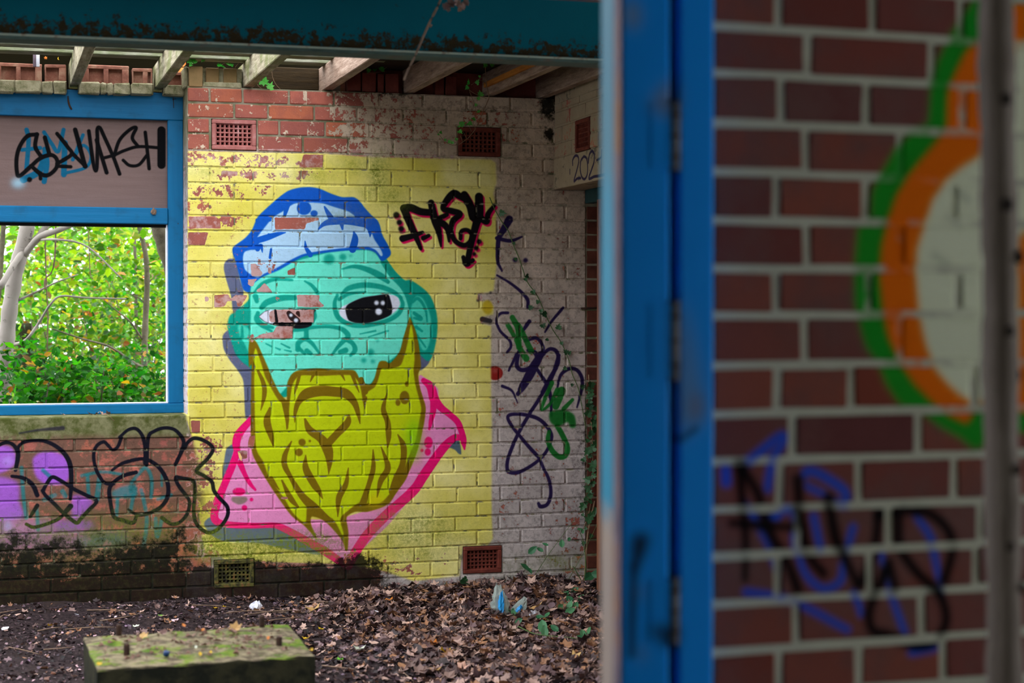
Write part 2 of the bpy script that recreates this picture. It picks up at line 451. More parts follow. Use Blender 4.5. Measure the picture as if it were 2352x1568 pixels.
    P.poly(tH((476, 300), (530, 268), (575, 235), (620, 210), (690, 203), (780, 206), (830, 212), (900, 235), (1000, 266), (1050, 300), (1090, 345), (1128, 372), (1170, 420), (1192, 470), (1232, 530), (1252, 578), (1238, 590), (1205, 550), (1150, 524), (1050, 526), (900, 540), (700, 570), (610, 606), (500, 668), (400, 716), (345, 745), (262, 690), (244, 610), (256, 560), (300, 545), (345, 540), (362, 490), (348, 455), (400, 385), (440, 335)), LB, 1.6)
    sb = lambda pts, r: st(pts, r, DB, 1.6, 1, tH, kH)
    P.ell(*tH((685, 245))[0], 52 * kH, 48 * kH, DB); P.ell(*tH((757, 282))[0], 26 * kH, 22 * kH, DB)
    sb([(565, 225), (555, 260), (545, 298)], [18, 16, 10]); sb([(832, 235), (852, 270), (885, 325)], [6, 14, 22])
    sb([(790, 395), (830, 358), (900, 338), (1000, 335), (1130, 350)], [5, 16, 26, 28, 34]); sb([(955, 350), (962, 395)], [18, 7]); sb([(1130, 340), (1160, 390), (1160, 450)], [34, 22, 3])
    sb([(345, 478), (420, 455), (500, 430), (552, 420)], [22, 22, 14, 3]); sb([(430, 432), (445, 440)], [7, 12]); sb([(350, 540), (375, 515), (385, 562)], [16, 14, 3])
    sb([(1045, 415), (1052, 470), (1035, 540)], [5, 24, 26]); sb([(692, 482), (700, 530), (730, 580)], [3, 12, 18]); sb([(448, 540), (440, 600)], [8, 10])
    sb([(1080, 300), (1130, 330), (1190, 360), (1215, 440), (1262, 520)], [30, 30, 24, 20, 16]); sb([(345, 330), (440, 330)], [10, 10])
    # beard
    OL, LM = (122, 98, 8), (188, 204, 10)
    P.poly(tH((300, 1172), (345, 1215), (385, 1300), (420, 1380)) + tW((560, 110), (600, 190), (652, 245), (655, 200), (660, 120), (690, 60), (740, 32), (870, 18), (1000, 28), (1130, 30), (1160, 55), (1190, 112), (1252, 135), (1285, 90)) + tH((1225, 1355), (1270, 1345), (1305, 1360), (1370, 1285), (1400, 1180), (1440, 1050), (1448, 1030), (1490, 1130), (1512, 1230), (1528, 1380)) + tW((1602, 60), (1615, 160), (1655, 300), (1640, 430), (1610, 560), (1570, 680), (1510, 820), (1440, 920), (1380, 1000), (1240, 1050), (1150, 1050), (1085, 1090), (1098, 1200), (1092, 1325), (1076, 1325), (1050, 1250), (930, 1120), (835, 1085), (832, 1150), (872, 1245), (780, 1150), (690, 1080), (600, 960), (520, 840), (450, 720), (400, 600), (396, 300), (400, 0)) + tH((288, 1390), (285, 1250)), OL, 1.6)
    P.poly(tH((318, 1330), (335, 1252), (362, 1320), (388, 1400)) + tW((500, 80), (545, 165), (590, 240), (635, 285), (648, 340), (655, 450), (664, 440), (672, 300), (690, 160), (715, 100), (765, 68), (900, 72), (1050, 65), (1130, 72), (1180, 140), (1212, 300), (1226, 200), (1290, 150), (1315, 90)) + tH((1245, 1400), (1310, 1400), (1385, 1370), (1425, 1240), (1450, 1100), (1462, 1095), (1475, 1180), (1482, 1330)) + tW((1568, 40), (1585, 150), (1622, 300), (1608, 400), (1580, 540), (1530, 660), (1475, 800), (1400, 915), (1340, 978), (1285, 998), (1190, 980), (1110, 1030), (1040, 1100), (1062, 1200), (1054, 1220), (985, 1100), (850, 1050), (800, 1020), (788, 1130), (700, 1060), (640, 960), (560, 850), (535, 830), (485, 690), (435, 600), (425, 400), (420, 100), (425, 0)), LM, 1.6)
    P.ell(*tW((1570, 540))[0], 60 * kW, 160 * kW, (120, 200, 14), 16, .6); P.ell(*tW((1290, 970))[0], 60 * kW, 45 * kW, (214, 190, 10), 12, .7)
    so = lambda pts, r: st(pts, r, OL, 2.0, 1)
    so([(450, 40), (488, 130), (492, 215), (468, 318)], [10, 16, 16, 3]); so([(532, 305), (512, 400), (540, 500), (560, 585)], [8, 26, 20, 3]); so([(640, 270), (656, 370), (655, 455)], [22, 16, 3])
    so([(712, 405), (716, 330), (742, 255), (800, 200), (900, 180), (1000, 186), (1080, 200), (1140, 262), (1168, 340), (1182, 415)], [3, 14, 22, 38, 38, 36, 34, 24, 16, 3])
    so([(1222, 230), (1216, 310)], [12, 3]); so([(750, 60), (735, 110), (712, 200)], [8, 12, 4]); so([(850, 55), (825, 112)], [14, 4]); so([(1045, 50), (1072, 105)], [12, 3]); so([(1125, 60), (1150, 130), (1175, 190)], [14, 10, 3]); so([(1190, 100), (1225, 190)], [20, 14])
    so([(786, 385), (820, 462), (900, 522), (945, 590), (962, 680), (956, 778)], [8, 26, 30, 38, 24, 3]); so([(1102, 360), (1088, 415), (1015, 490), (950, 560)], [10, 26, 26, 28])
    for x, y, a, b in ((765, 550, 26, 26), (821, 541, 9, 9), (742, 622, 28, 28), (1503, 228, 35, 48), (1455, 264, 18, 24), (1520, 130, 14, 20)): P.ell(*tW((x, y))[0], a * kW, b * kW, OL)
    so([(688, 545), (642, 640), (640, 720), (685, 805)], [5, 18, 20, 14]); so([(790, 645), (792, 740), (850, 850), (885, 900), (912, 955)], [4, 24, 26, 18, 3]); so([(1098, 735), (1080, 850), (1030, 950), (1022, 1085)], [3, 18, 22, 3])
    so([(620, 825), (680, 950), (735, 1015)], [6, 20, 8]); so([(680, 800), (760, 930), (850, 1020), (950, 1100)], [14, 24, 32, 18]); so([(1276, 605), (1276, 740), (1240, 870), (1205, 985)], [4, 18, 18, 26])
    so([(1335, 585), (1382, 730), (1330, 830), (1305, 945)], [4, 22, 20, 3]); so([(1455, 495), (1495, 580), (1490, 700), (1450, 810), (1415, 905)], [4, 22, 22, 30, 26]); so([(1377, 195), (1350, 310), (1380, 400), (1388, 500), (1382, 585)], [3, 18, 20, 20, 5]); so([(540, 815), (600, 890)], [20, 3])
    # tag with pink shadow
    tags = [([(88, 388)], [20]), ([(108, 437)], [18]), ([(120, 480)], [19]), ([(140, 345), (185, 340), (250, 365), (322, 372)], [26, 26, 24, 22]), ([(140, 345), (172, 430), (212, 515), (252, 612)], [26, 24, 20, 12]), ([(130, 545), (195, 528), (262, 505)], [22, 18, 12]), ([(268, 542), (305, 525)], [16, 12]),
            ([(320, 308), (345, 420), (372, 500), (386, 595)], [22, 26, 20, 7]), ([(345, 425), (425, 385)], [20, 14]), ([(350, 430), (405, 450), (432, 490), (440, 562)], [24, 22, 18, 9]),
            ([(555, 290), (510, 262), (470, 245), (425, 290), (400, 345), (460, 362), (512, 382), (465, 430), (455, 500), (480, 560), (540, 590), (580, 562), (590, 515), (560, 488), (522, 497), (516, 545)], [16, 22, 24, 22, 18, 20, 20, 20, 18, 16, 16, 14, 14, 13, 13, 13]),
            ([(542, 255), (582, 330), (602, 400), (640, 412)], [26, 28, 28, 24]), ([(640, 268), (640, 385), (620, 450), (592, 560), (572, 650), (560, 712)], [28, 30, 26, 22, 20, 18]), ([(640, 400), (690, 432), (700, 382), (742, 325)], [24, 20, 18, 12]), ([(535, 670), (555, 715), (598, 690)], [14, 18, 14]), ([(640, 565)], [17]), ([(622, 608)], [16]), ([(607, 648)], [13])]
    for c, dx, dy in (((214, 10, 84), 11, 13), ((12, 8, 12), 0, 0)):
        for pts, r in tags:
            pts = [(x + dx, y + dy) for x, y in pts]
            if len(pts) == 1: P.ell(*tK(pts[0])[0], r[0] * kK, r[0] * kK, c, 2.5)
            else: st(pts, r, c, 3.0, 1, tK, kK)
    # purple-black hand on the whitewash
    V = (34, 22, 66)
    sv = lambda pts, r, c=V, a=.97: st(pts, r, c, 2.6, a, tK, kK)
    sr = lambda pts, r, c=V, a=.97: st(pts, r, c, 2.6, a, tR, kR)
    sv([(842, 418), (800, 490), (772, 545), (765, 620), (766, 700), (792, 760)], [26, 22, 16, 15, 12, 6]); sv([(758, 542), (850, 560), (926, 533)], [12, 12, 6])
    for x, y in ((880, 687), (950, 690)): P.ell(*tK((x, y))[0], 16 * kK, 15 * kK, V, 2.5)
    sv([(760, 790), (830, 830), (910, 890), (962, 950), (965, 1002)], [6, 8, 10, 12, 11]); sv([(832, 1040), (782, 1045), (756, 1090), (780, 1160), (842, 1222), (852, 1265), (828, 1302)], 9); sv([(975, 1098), (930, 1162)], [14, 10]); sv([(1200, 1008), (1130, 1090), (1080, 1168)], [10, 9, 6])
    sv([(950, 1225), (1020, 1208), (1060, 1250), (1062, 1310), (1000, 1440), (940, 1530), (900, 1580)], [12, 12, 12, 14, 17, 18, 14]); sv([(890, 1320), (838, 1425)], [12, 7]); sv([(905, 1300), (892, 1390), (930, 1422), (1000, 1400), (1032, 1350), (1010, 1302), (965, 1290)], [12, 14, 14, 16, 18, 14, 10])
    sv([(1055, 1330), (1110, 1282), (1160, 1302), (1165, 1380), (1110, 1480), (1062, 1568)], [12, 12, 13, 14, 14, 12])
    sr([(610, 40), (570, 170), (500, 290), (430, 400), (362, 520), (312, 640), (300, 710), (315, 742), (372, 742), (450, 700), (520, 640), (562, 560), (560, 500), (500, 430), (420, 400), (342, 394), (304, 410), (325, 460), (380, 530), (440, 600), (490, 655), (520, 720), (555, 800), (562, 880), (540, 935), (502, 948), (488, 930)], [11, 11, 11, 11, 11, 11, 11, 11, 11, 10, 10, 10, 11, 11, 11, 10, 10, 10, 10, 11, 10, 9, 10, 11, 11, 12, 9])
    sr([(272, 226), (330, 255), (362, 325)], [9, 7, 3]); sr([(602, 232), (622, 160), (672, 122), (722, 132), (752, 190), (742, 270), (720, 352)], [6, 10, 11, 11, 11, 9, 5]); sr([(470, 110), (540, 220), (562, 300), (566, 405)], [10, 11, 11, 6]); sr([(500, 30), (440, 120), (378, 245)], [14, 15, 14])
    GN = (14, 104, 30)
    sv([(862, 1072), (900, 1150), (905, 1270)], [18, 20, 18], GN, .85); sv([(832, 1122), (872, 1192)], [16, 14], GN, .85); sv([(905, 1122), (988, 1296)], [16, 20], GN, .85); sv([(890, 1222), (920, 1290), (955, 1345)], [18, 18, 22], GN, .85)
    sr([(570, 205), (532, 290), (508, 368), (560, 330), (602, 250)], [14, 12, 8, 10, 16], GN, .88); sr([(628, 255), (592, 345)], [26, 22], GN, .88); sr([(692, 308), (640, 362)], [10, 14], GN, .88)
    P.poly(tR((556, 382), (640, 368), (702, 400), (712, 470), (680, 474), (662, 440), (604, 470), (560, 440)), GN, 3, .9)
    sr([(602, 465), (642, 540), (662, 600), (650, 642), (612, 650), (570, 612), (545, 552), (552, 500)], [16, 16, 17, 16, 16, 16, 14, 12], GN, .9)
    # purple and teal underlay below the sill
    PU, TE = (150, 84, 196), (18, 112, 122)
    mk = P.poly_mask([(-70, 1000), (436, 1000), (470, 1100), (450, 1300), (-70, 1320)], 8, False)
    y0, y1, x0, x1, m_ = mk
    P.over((y0, y1, x0, x1, m_ * sstep(.20, .50, n_f[y0:y1, x0:x1] * .6 + n_b[y0:y1, x0:x1] * .4)), (102, 76, 64), .9)  # dull brown brick tone, darkened for the weaker light below the sill
    pl = lambda pts, c, soft, a: P.poly(tL(*pts), c, soft, a)
    pl([(250, 420), (300, 368), (400, 358), (490, 388), (532, 450), (528, 560), (470, 608), (340, 602), (272, 540)], PU, 4, .95); pl([(-40, 330), (60, 310), (110, 350), (122, 440), (60, 500), (-40, 520)], PU, 4, .9); pl([(-40, 560), (120, 580), (150, 640), (150, 750), (185, 860), (-40, 872)], PU, 6, .9)
    pl([(430, 885), (690, 890), (700, 945), (450, 975)], PU, 8, .7); pl([(560, 690), (710, 735), (640, 835), (555, 870)], PU, 5, .8); pl([(-40, 985), (610, 990), (600, 1105), (-40, 1120)], (140, 100, 160), 14, .55); pl([(0, 882), (400, 880), (400, 985), (0, 990)], (160, 112, 176), 10, .6)
    P.ell(*tL((60, 925))[0], 26 * kL, 40 * kL, (150, 160, 214), 8, .7); P.ell(*tL((60, 430))[0], 50 * kL, 40 * kL, (176, 150, 226), 10, .6)
    sl = lambda pts, r, c=(10, 10, 24), a=1.0, soft=2.2: st(pts, r, c, soft, a, tL, kL)
    for pts, r in (([(165, 480), (180, 700), (202, 865)], 14), ([(625, 540), (780, 512), (940, 530)], 12), ([(670, 540), (680, 700)], 14), ([(765, 560), (742, 722)], 20), ([(1010, 592), (1110, 482), (1160, 560), (1160, 705)], 14), ([(1082, 650), (1120, 820), (1122, 930), (1100, 1085)], 15), ([(1192, 870), (1205, 1010), (1240, 880)], 15), ([(900, 720), (892, 855)], 14), ([(1022, 700), (1000, 810)], 14), ([(1240, 535), (1240, 620)], 9), ([(282, 780), (292, 955)], 13), ([(330, 500), (380, 545)], 14), ([(340, 725), (420, 690)], 16), ([(1210, 720), (1310, 690)], 14), ([(480, 660), (500, 700)], 18)): sl(pts, r, TE, .72, 4)
    pl([(860, 665), (940, 622), (1040, 610), (1045, 700), (885, 712)], TE, 4, .8); pl([(640, 1000), (960, 985), (960, 1075), (640, 1085)], TE, 16, .45)
    # fallen paint: brick shows again
    for t, pts in ((tB1, [(1125, 165), (1690, 165), (1700, 195), (1600, 220), (1530, 245), (1512, 312), (1130, 318)]), (tB1, [(815, 760), (880, 758), (930, 830), (970, 880), (950, 918), (830, 918)]), (tB1, [(1285, 850), (1388, 808), (1388, 905), (1290, 902)]), (tB1, [(780, 960), (912, 950), (868, 990), (850, 1052), (818, 1052), (780, 1020)]), (tB1, [(888, 1095), (940, 1060), (990, 1003), (1040, 1050), (1078, 1100), (1100, 1135), (900, 1122)]),
                   (tB1, [(350, 1162), (530, 1152), (560, 1210), (620, 1162), (775, 1162), (740, 1232), (690, 1305), (650, 1312), (630, 1230), (520, 1240), (480, 1305), (350, 1325)]), (tB1, [(1408, 1158), (1702, 1160), (1700, 1210), (1690, 1230), (1765, 1302), (1740, 1318), (1425, 1312)]), (tB1, [(1060, 1382), (1130, 1350), (1635, 1352), (1630, 1512), (1130, 1512), (1060, 1505)]), (tC1, [(1150, -8), (1364, -5), (1358, 152), (1180, 162), (870, 152), (950, 95), (1110, 70)]),
                   (tB1, [(12, 148), (360, 148), (425, 200), (432, 305), (120, 305), (30, 315)]), (tB1, [(425, 148), (560, 148), (540, 245), (460, 262)]), (tB1, [(12, 356), (275, 356), (225, 520), (15, 515)]), (tC1, [(50, 1212), (168, 1208), (165, 1372), (55, 1366)]), (tD1, [(640, 28), (772, 28), (772, 122), (700, 142)]), (tC1, [(800, 1408), (872, 1398), (850, 1575), (778, 1542)]), (tA1, [(1500, 922), (1748, 925), (1748, 1088), (1440, 1088)]), (tA1, [(440, 1130), (650, 1140), (640, 1200), (440, 1200)]), (tB1, [(1040, 810), (1090, 810), (1080, 890), (1040, 880)]), (tA1, [(1480, 1130), (1560, 1130), (1500, 1250), (1480, 1230)]), (tD1, [(1200, 620), (1300, 620), (1290, 650), (1205, 650)]), (tB1, [(228, 1180), (280, 1185), (270, 1245), (225, 1240)])):
        P.erase(t(*pts), .35)
    P.poly(tD1((572, 640), (770, 640), (745, 690), (600, 690)), (140, 116, 112), 2, .8)
    sh([(478, 982), (488, 1060)], [9, 12], BK, 2, 1); sh([(575, 1000), (600, 1030), (640, 1060), (610, 1075)], [18, 26, 20, 14], BK, 3, .95); sh([(640, 1000), (650, 1020)], [16, 8], BK, 3, .9); sh([(470, 1078), (640, 1084), (730, 1080)], [8, 10, 12], BK, 2, 1)
    for x, y, r in ((590, 1015, 13), (627, 1052, 16)): P.ell(*tH((x, y))[0], r * kH, r * kH, (222, 228, 248), 2)
    # peeling, flaking areas
    thr = np.zeros_like(PX)
    def blob(x, y, rx, ry, k):
        d = ((PX - x) / rx) ** 2 + ((PY - y) / ry) ** 2
        np.maximum(thr, k * np.exp(-d), out=thr)
    for b in ((480, 365, 130, 22, .54), (600, 370, 80, 20, .60), (690, 372, 50, 18, .56), (560, 402, 90, 20, .58), (660, 402, 120, 18, .50), (500, 437, 110, 22, .54), (580, 440, 70, 18, .58), (455, 470, 50, 20, .56), (520, 510, 60, 18, .62), (460, 550, 30, 18, .45), (480, 1030, 56, 30, .62), (465, 1080, 50, 40, .62), (480, 1165, 30, 30, .56), (450, 1190, 30, 50, .55), (600, 1310, 200, 20, .6), (460, 1290, 60, 60, .7), (800, 1270, 60, 14, .45), (700, 1320, 100, 12, .7), (610, 605, 40, 30, .4), (700, 690, 80, 20, .36), (580, 780, 60, 20, .36), (790, 1290, 30, 20, .48), (930, 1300, 100, 30, .42)): blob(*b)
    body = (PX > 428) & (PX < 1140) & (PY > 342)
    bare = sstep(.0, .05, thr - (n_f * .6 + n_s * .4) - .02) * body
    pin = sstep(.93, .94, n_s) * .5 * body * (PX < 560)
    P.al *= (1 - np.clip(bare + pin, 0, 1))
    resid = .60 * sstep(.35, .7, n_f * .5 + n_b * .5) * body * (P.al < .5)
    P.rgb[:] = np.where(((P.al < .5) & body)[..., None], np.array((206, 178, 180), np.float32) / 255, P.rgb)
    P.al[:] = np.maximum(P.al, resid)
    # black throw-up under the window
    sl([(-20, 310), (50, 285), (108, 310), (135, 375), (122, 490)], 14)
    sl([(118, 500), (142, 400), (142, 320), (200, 280), (320, 272), (420, 310), (500, 380), (540, 470), (546, 600), (538, 720)], [12, 13, 13, 13, 14, 15, 17, 18, 16, 13]); sl([(540, 775), (490, 832)], [20, 16])
    sl([(92, 545), (180, 560), (250, 612), (286, 690)], [12, 15, 17, 17]); sl([(285, 770), (232, 855)], [16, 12]); sl([(202, 912), (255, 935), (330, 920), (430, 882), (500, 832)], [11, 13, 13, 13, 14])
    sl([(330, 655), (360, 600), (402, 552), (470, 582), (560, 640), (660, 690), (740, 735), (680, 805), (620, 870), (590, 902), (540, 872), (480, 822), (420, 760), (352, 695), (326, 655)], 14)
    sl([(930, 250), (902, 320), (862, 342), (830, 310), (795, 282), (742, 312), (718, 380), (732, 480), (772, 560), (812, 600), (870, 602)], 13); sl([(915, 245), (980, 190), (1040, 180), (1088, 230), (1112, 320), (1112, 445)], [11, 13, 14, 14, 15, 15])
    sl([(860, 497), (930, 450), (1030, 420), (1112, 414), (1200, 460), (1262, 540), (1290, 630), (1278, 720), (1220, 790), (1130, 832), (1050, 840), (985, 800)], [10, 13, 14, 14, 15, 16, 16, 16, 16, 15, 12, 8]); sl([(1042, 514), (950, 540), (872, 590), (838, 650), (846, 740), (872, 852), (940, 882), (1020, 902), (1046, 850)], [15, 15, 15, 15, 15, 15, 15, 15, 12])
    sl([(1125, 460), (1136, 250), (1180, 200), (1260, 174), (1340, 190), (1402, 262), (1400, 332), (1345, 455)], [13, 14, 14, 14, 14, 15, 16, 15]); sl([(1415, 330), (1440, 285), (1490, 254), (1570, 275), (1632, 332), (1590, 412), (1506, 500), (1560, 540), (1622, 585), (1640, 655), (1682, 712), (1742, 780), (1742, 852), (1690, 932), (1620, 976), (1560, 962), (1502, 902), (1484, 800), (1492, 700), (1490, 600), (1460, 570), (1400, 560), (1348, 556), (1372, 622), (1440, 712), (1452, 762), (1430, 840), (1372, 900), (1310, 910), (1240, 862)], 14)
    st([(150, 215), (300, 190), (480, 176)], [6, 10, 18], (34, 30, 44), 4, .9, tL, kL)
    # moss and grime masks with some shade painted in
    moss = np.zeros_like(PX); grime_shade = np.zeros_like(PX)
    def mb(arr, x, y, rx, ry, k):
        d = ((PX - x) / rx) ** 2 + ((PY - y) / ry) ** 2
        np.maximum(arr, k * np.exp(-d), out=arr)
    base_y = 1385 - .028 * PX
    rise = (base_y - PY)
    left = sstep(980, 780, PX)
    grime_shade += left * sstep(100, 40, rise + (n_b - .5) * 70) * .98
    grime_shade = np.maximum(grime_shade, .72 * sstep(520, 380, PX) * sstep(190, 90, rise + (n_b - .5) * 70))
    grime_shade = np.maximum(grime_shade, .35 * sstep(60, 0, rise) * sstep(820, 900, PX))
    moss = np.maximum(moss, .8 * sstep(430, 470, PX) * sstep(860, 720, PX) * sstep(170, 120, rise) * sstep(60, 100, rise))
    moss = np.maximum(moss, .38 * sstep(470, 380, PX) * sstep(240, 150, rise))
    for b in ((870, 400, 26, 55, .75), (815, 380, 50, 24, .42), (900, 455, 36, 26, .6), (850, 440, 30, 20, .5), (790, 500, 60, 30, .3), (560, 1262, 150, 26, .95), (500, 1225, 40, 20, .6), (950, 1225, 140, 60, .55), (1000, 1200, 50, 16, .6), (900, 1185, 50, 14, .5), (960, 1270, 90, 25, .5), (720, 402, 60, 20, .35), (1290, 1290, 60, 22, .5), (470, 395, 40, 14, .35), (460, 1150, 30, 100, .25), (640, 1330, 30, 12, .5), (540, 1330, 60, 14, .6), (1190, 1310, 100, 40, .25), (460, 1170, 20, 20, .6)): mb(moss, *b)
    for b in ((1180, 1330, 200, 40, .30), (1340, 1100, 30, 200, .35), (1262, 240, 26, 40, .8), (1262, 305, 14, 20, .8), (900, 215, 70, 16, .5), (1120, 250, 130, 16, .3), (1345, 1000, 26, 120, .4)): mb(grime_shade, *b)  # darker blobs in the corner, along the wall head and wall end
    moss *= .75 + 1.0 * n_f
    grime_shade = np.maximum(grime_shade * (.45 + 1.0 * n_f), left * sstep(52, 26, rise + (n_f - .5) * 40))
    grime_shade = np.maximum(grime_shade, .24 * sstep(470, 400, PX) * (PY > 1000) * n_f * 1.3)  # dirt tone that also paints in the weaker light under the sill
    grime_shade = np.maximum(grime_shade, .14 * sstep(1125, 1150, PX) * (n_s * .5 + n_f * .5))
    return np.clip(moss, 0, 1), np.clip(grime_shade, 0, 1)

_moss, _grime_shade = paint_mural(PW)
# the tag on the plywood uses the same sheet, shifted to the board's own plane
PW.fn = xzb
def paint_board(P):
    BL, BK = (14, 84, 116), (5, 5, 8)
    s = lambda pts, r, c: P.stroke(tU(*pts), r * kU, c, 2.2, 1.0)
    for pts, r in (([(205, 1000), (220, 1080), (205, 1300)], 18), ([(170, 1155), (310, 1140)], 16), ([(340, 1020), (400, 1110), (450, 1165), (490, 1000)], 16), ([(345, 1150), (362, 1260), (340, 1400)], 20), ([(500, 1100), (492, 1345)], 22), ([(500, 1335), (660, 1290), (702, 1200), (640, 1120), (560, 1230)], 13), ([(180, 1385), (300, 1320), (345, 1200)], 26), ([(560, 1230), (640, 1040)], 14)): s(pts, r, BL)
    for pts, r in (([(285, 1035), (210, 1050), (152, 1130), (128, 1220), (130, 1320), (150, 1355), (230, 1290), (310, 1220), (400, 1195), (442, 1240), (430, 1300), (370, 1350), (310, 1338), (240, 1278)], 16), ([(285, 1035), (272, 1130), (315, 1205)], 16), ([(310, 1335), (312, 1378)], 14), ([(345, 1060), (382, 1190)], 16), ([(440, 1030), (520, 1130), (550, 1190), (440, 1262)], 15), ([(440, 1280), (545, 1285)], 14), ([(580, 1000), (602, 1080), (655, 1280)], 18), ([(555, 1180), (660, 1282)], 15), ([(685, 1010), (722, 1270), (745, 1300), (752, 1100), (750, 1000), (770, 985), (802, 1050), (870, 1200), (922, 1340)], 15), ([(745, 1080), (822, 1330)], 16), ([(790, 1220), (880, 1195), (960, 1160), (1070, 1130), (1240, 1140)], 13), ([(880, 1200), (922, 1080), (1000, 1000), (1050, 985), (1020, 1062), (1062, 1125)], 14), ([(950, 1235), (1000, 1275), (1070, 1270), (1130, 1200)], 13), ([(1120, 1020), (1140, 1200), (1150, 1300)], 14), ([(1245, 1005), (1245, 1270)], 32)): s(pts, r, BK)
    P.ell(*tU((228, 1385))[0], 20 * kU, 20 * kU, BK)
    P.ell(*tU((140, 1410))[0], 46 * kU, 32 * kU, (150, 196, 220), 9, .75)
paint_board(PW)
PW.images('back_wall_paint', _moss, _grime_shade)

# near brick wall on the right
WALL_R_Y = -6.087
xzr = lambda px, py: (lambda v: (v.x, v.z))(onY(px, py, WALL_R_Y))
_a, _b = onY(1380, 1620, WALL_R_Y), onY(2420, -40, WALL_R_Y)
PR = Paint(xzr, _a.x, _b.x, _a.z, _b.z, 0.0016, (140, 140, 130))
def paint_right(P):
    GR, OR, CR = (6, 150, 34), (246, 108, 6), (226, 236, 212)
    P.poly(t7((1500, -20), (1250, -20), (1190, 70), (1120, 180), (1072, 280), (1040, 400), (1030, 570), (962, 600), (872, 690), (812, 800), (768, 880), (758, 1010), (702, 1050), (690, 1200), (690, 1400), (728, 1560)) + t8((742, 20), (800, 100), (832, 190), (900, 290), (1000, 322), (1090, 390), (1180, 440), (1240, 492), (1290, 480), (1300, 380), (1500, 420)), GR, 3, .95, False)
    P.poly(t7((1500, -10), (1430, 10), (1270, 180), (1200, 232), (1150, 340), (1115, 430), (1110, 592), (1040, 680), (950, 790), (880, 900), (840, 1010), (812, 1130), (800, 1280), (815, 1430), (840, 1560)) + t8((852, 0), (900, 100), (960, 190), (1050, 282), (1130, 342), (1212, 380), (1262, 290), (1500, 330)), OR, 3, .95, False)
    P.poly(t7((1500, 190), (1440, 190), (1300, 640), (1262, 720), (1182, 770), (1112, 830), (1050, 920), (1010, 1040), (975, 1150), (970, 1280), (985, 1440), (1010, 1560)) + t8((1022, 20), (1060, 120), (1112, 182), (1172, 240), (1242, 282), (1440, 240), (1450, 0)) + t7((1450, 1100), (1500, 1050)), CR, 3, .95, False)
    s = lambda pts, r, c: P.stroke(t8(*pts), r * k7, c, 5, .95)
    BL, BK = (0, 84, 214), (5, 5, 8)
    for x, y, r in ((1150, 880, 26), (1060, 1180, 40), (1120, 1000, 20)): P.stroke([(t7((x, y))[0]), (t7((x + 60, y + 40))[0])], r * .12, (150, 160, 140), 8, .5)
    for pts, r in (([(95, 585), (98, 640)], 24), ([(185, 560), (270, 490), (350, 430), (362, 450), (312, 540), (288, 670)], 20), ([(455, 610), (480, 590), (540, 610), (640, 680), (650, 742)], 20), ([(468, 660), (550, 700), (625, 745)], 14), ([(180, 740), (280, 900), (332, 1030)], 18), ([(310, 800), (400, 770), (422, 900), (455, 1050), (540, 1132), (622, 1100), (642, 1000), (682, 852)], 17), ([(190, 770), (330, 810)], 15), ([(500, 800), (532, 950)], 18), ([(190, 1148), (400, 1190), (655, 1322)], 16), ([(690, 1150), (722, 1250)], 16), ([(970, 790), (1040, 900), (1070, 1030), (1092, 1160)], 16), ([(808, 950), (850, 1130), (920, 1335)], 15), ([(960, 1420), (1055, 1400)], 26), ([(415, 860), (420, 960)], 20)): s(pts, r, BL)
    for pts, r in (([(160, 570), (172, 750), (186, 900), (184, 1085)], [30, 24, 22, 18]), ([(165, 570), (240, 690), (290, 850), (380, 1020), (425, 1135)], [26, 26, 26, 26, 28]), ([(125, 830), (300, 845), (440, 850)], 20), ([(425, 630), (440, 800), (482, 980), (545, 1062)], [28, 26, 26, 24]), ([(570, 720), (602, 900), (642, 980), (702, 1110)], [28, 32, 22, 24]), ([(800, 790), (780, 950), (722, 1112)], 26), ([(800, 790), (900, 772), (1020, 780), (1110, 850), (1142, 950), (1108, 1092)], 27), ([(890, 800), (900, 940), (980, 1060), (1082, 1160), (1112, 1280), (1060, 1372), (960, 1390), (850, 1350), (770, 1320), (762, 1220), (832, 1052)], 27), ([(850, 1010), (880, 1130)], 22)):
        P.stroke(t8(*pts), [q * k7 for q in r] if hasattr(r, '__len__') else r * k7, BK, 5, .95)
paint_right(PR)
PR.images('near_wall_paint')

# "2021" on the lintel of the side wall
XS = onY(1273, 330, 0.0).x
yzs = lambda px, py: (lambda v: (v.y, v.z))(onX(px, py, XS))
PS = Paint(yzs, -1.9, 0.0, 1.85, 2.5, 0.0016)
def paint_side(P):
    P.al[:] = 0
    V = (36, 24, 66)
    s = lambda pts, r: P.stroke(tZ4(*pts), r * 1.6 / 4.6125, V, 1.4, .97)
    s([(322, 1150), (322, 1195)], 7); s([(352, 1100), (352, 1050), (378, 1005), (408, 1012), (415, 1070), (395, 1160), (366, 1270), (400, 1245), (436, 1240)], 9)
    s([(470, 1010), (438, 1060), (432, 1150), (450, 1230), (480, 1250), (506, 1200), (510, 1110), (498, 1030), (470, 1010)], 9)
    s([(518, 1075), (530, 990), (558, 955), (580, 990), (578, 1070), (552, 1150), (524, 1245), (580, 1225), (640, 1215), (700, 1200)], 10); s([(606, 1052), (650, 1020), (660, 945)], 8); s([(660, 945), (654, 1100), (652, 1215)], 8)
paint_side(PS)
PS.images('side_wall_paint')

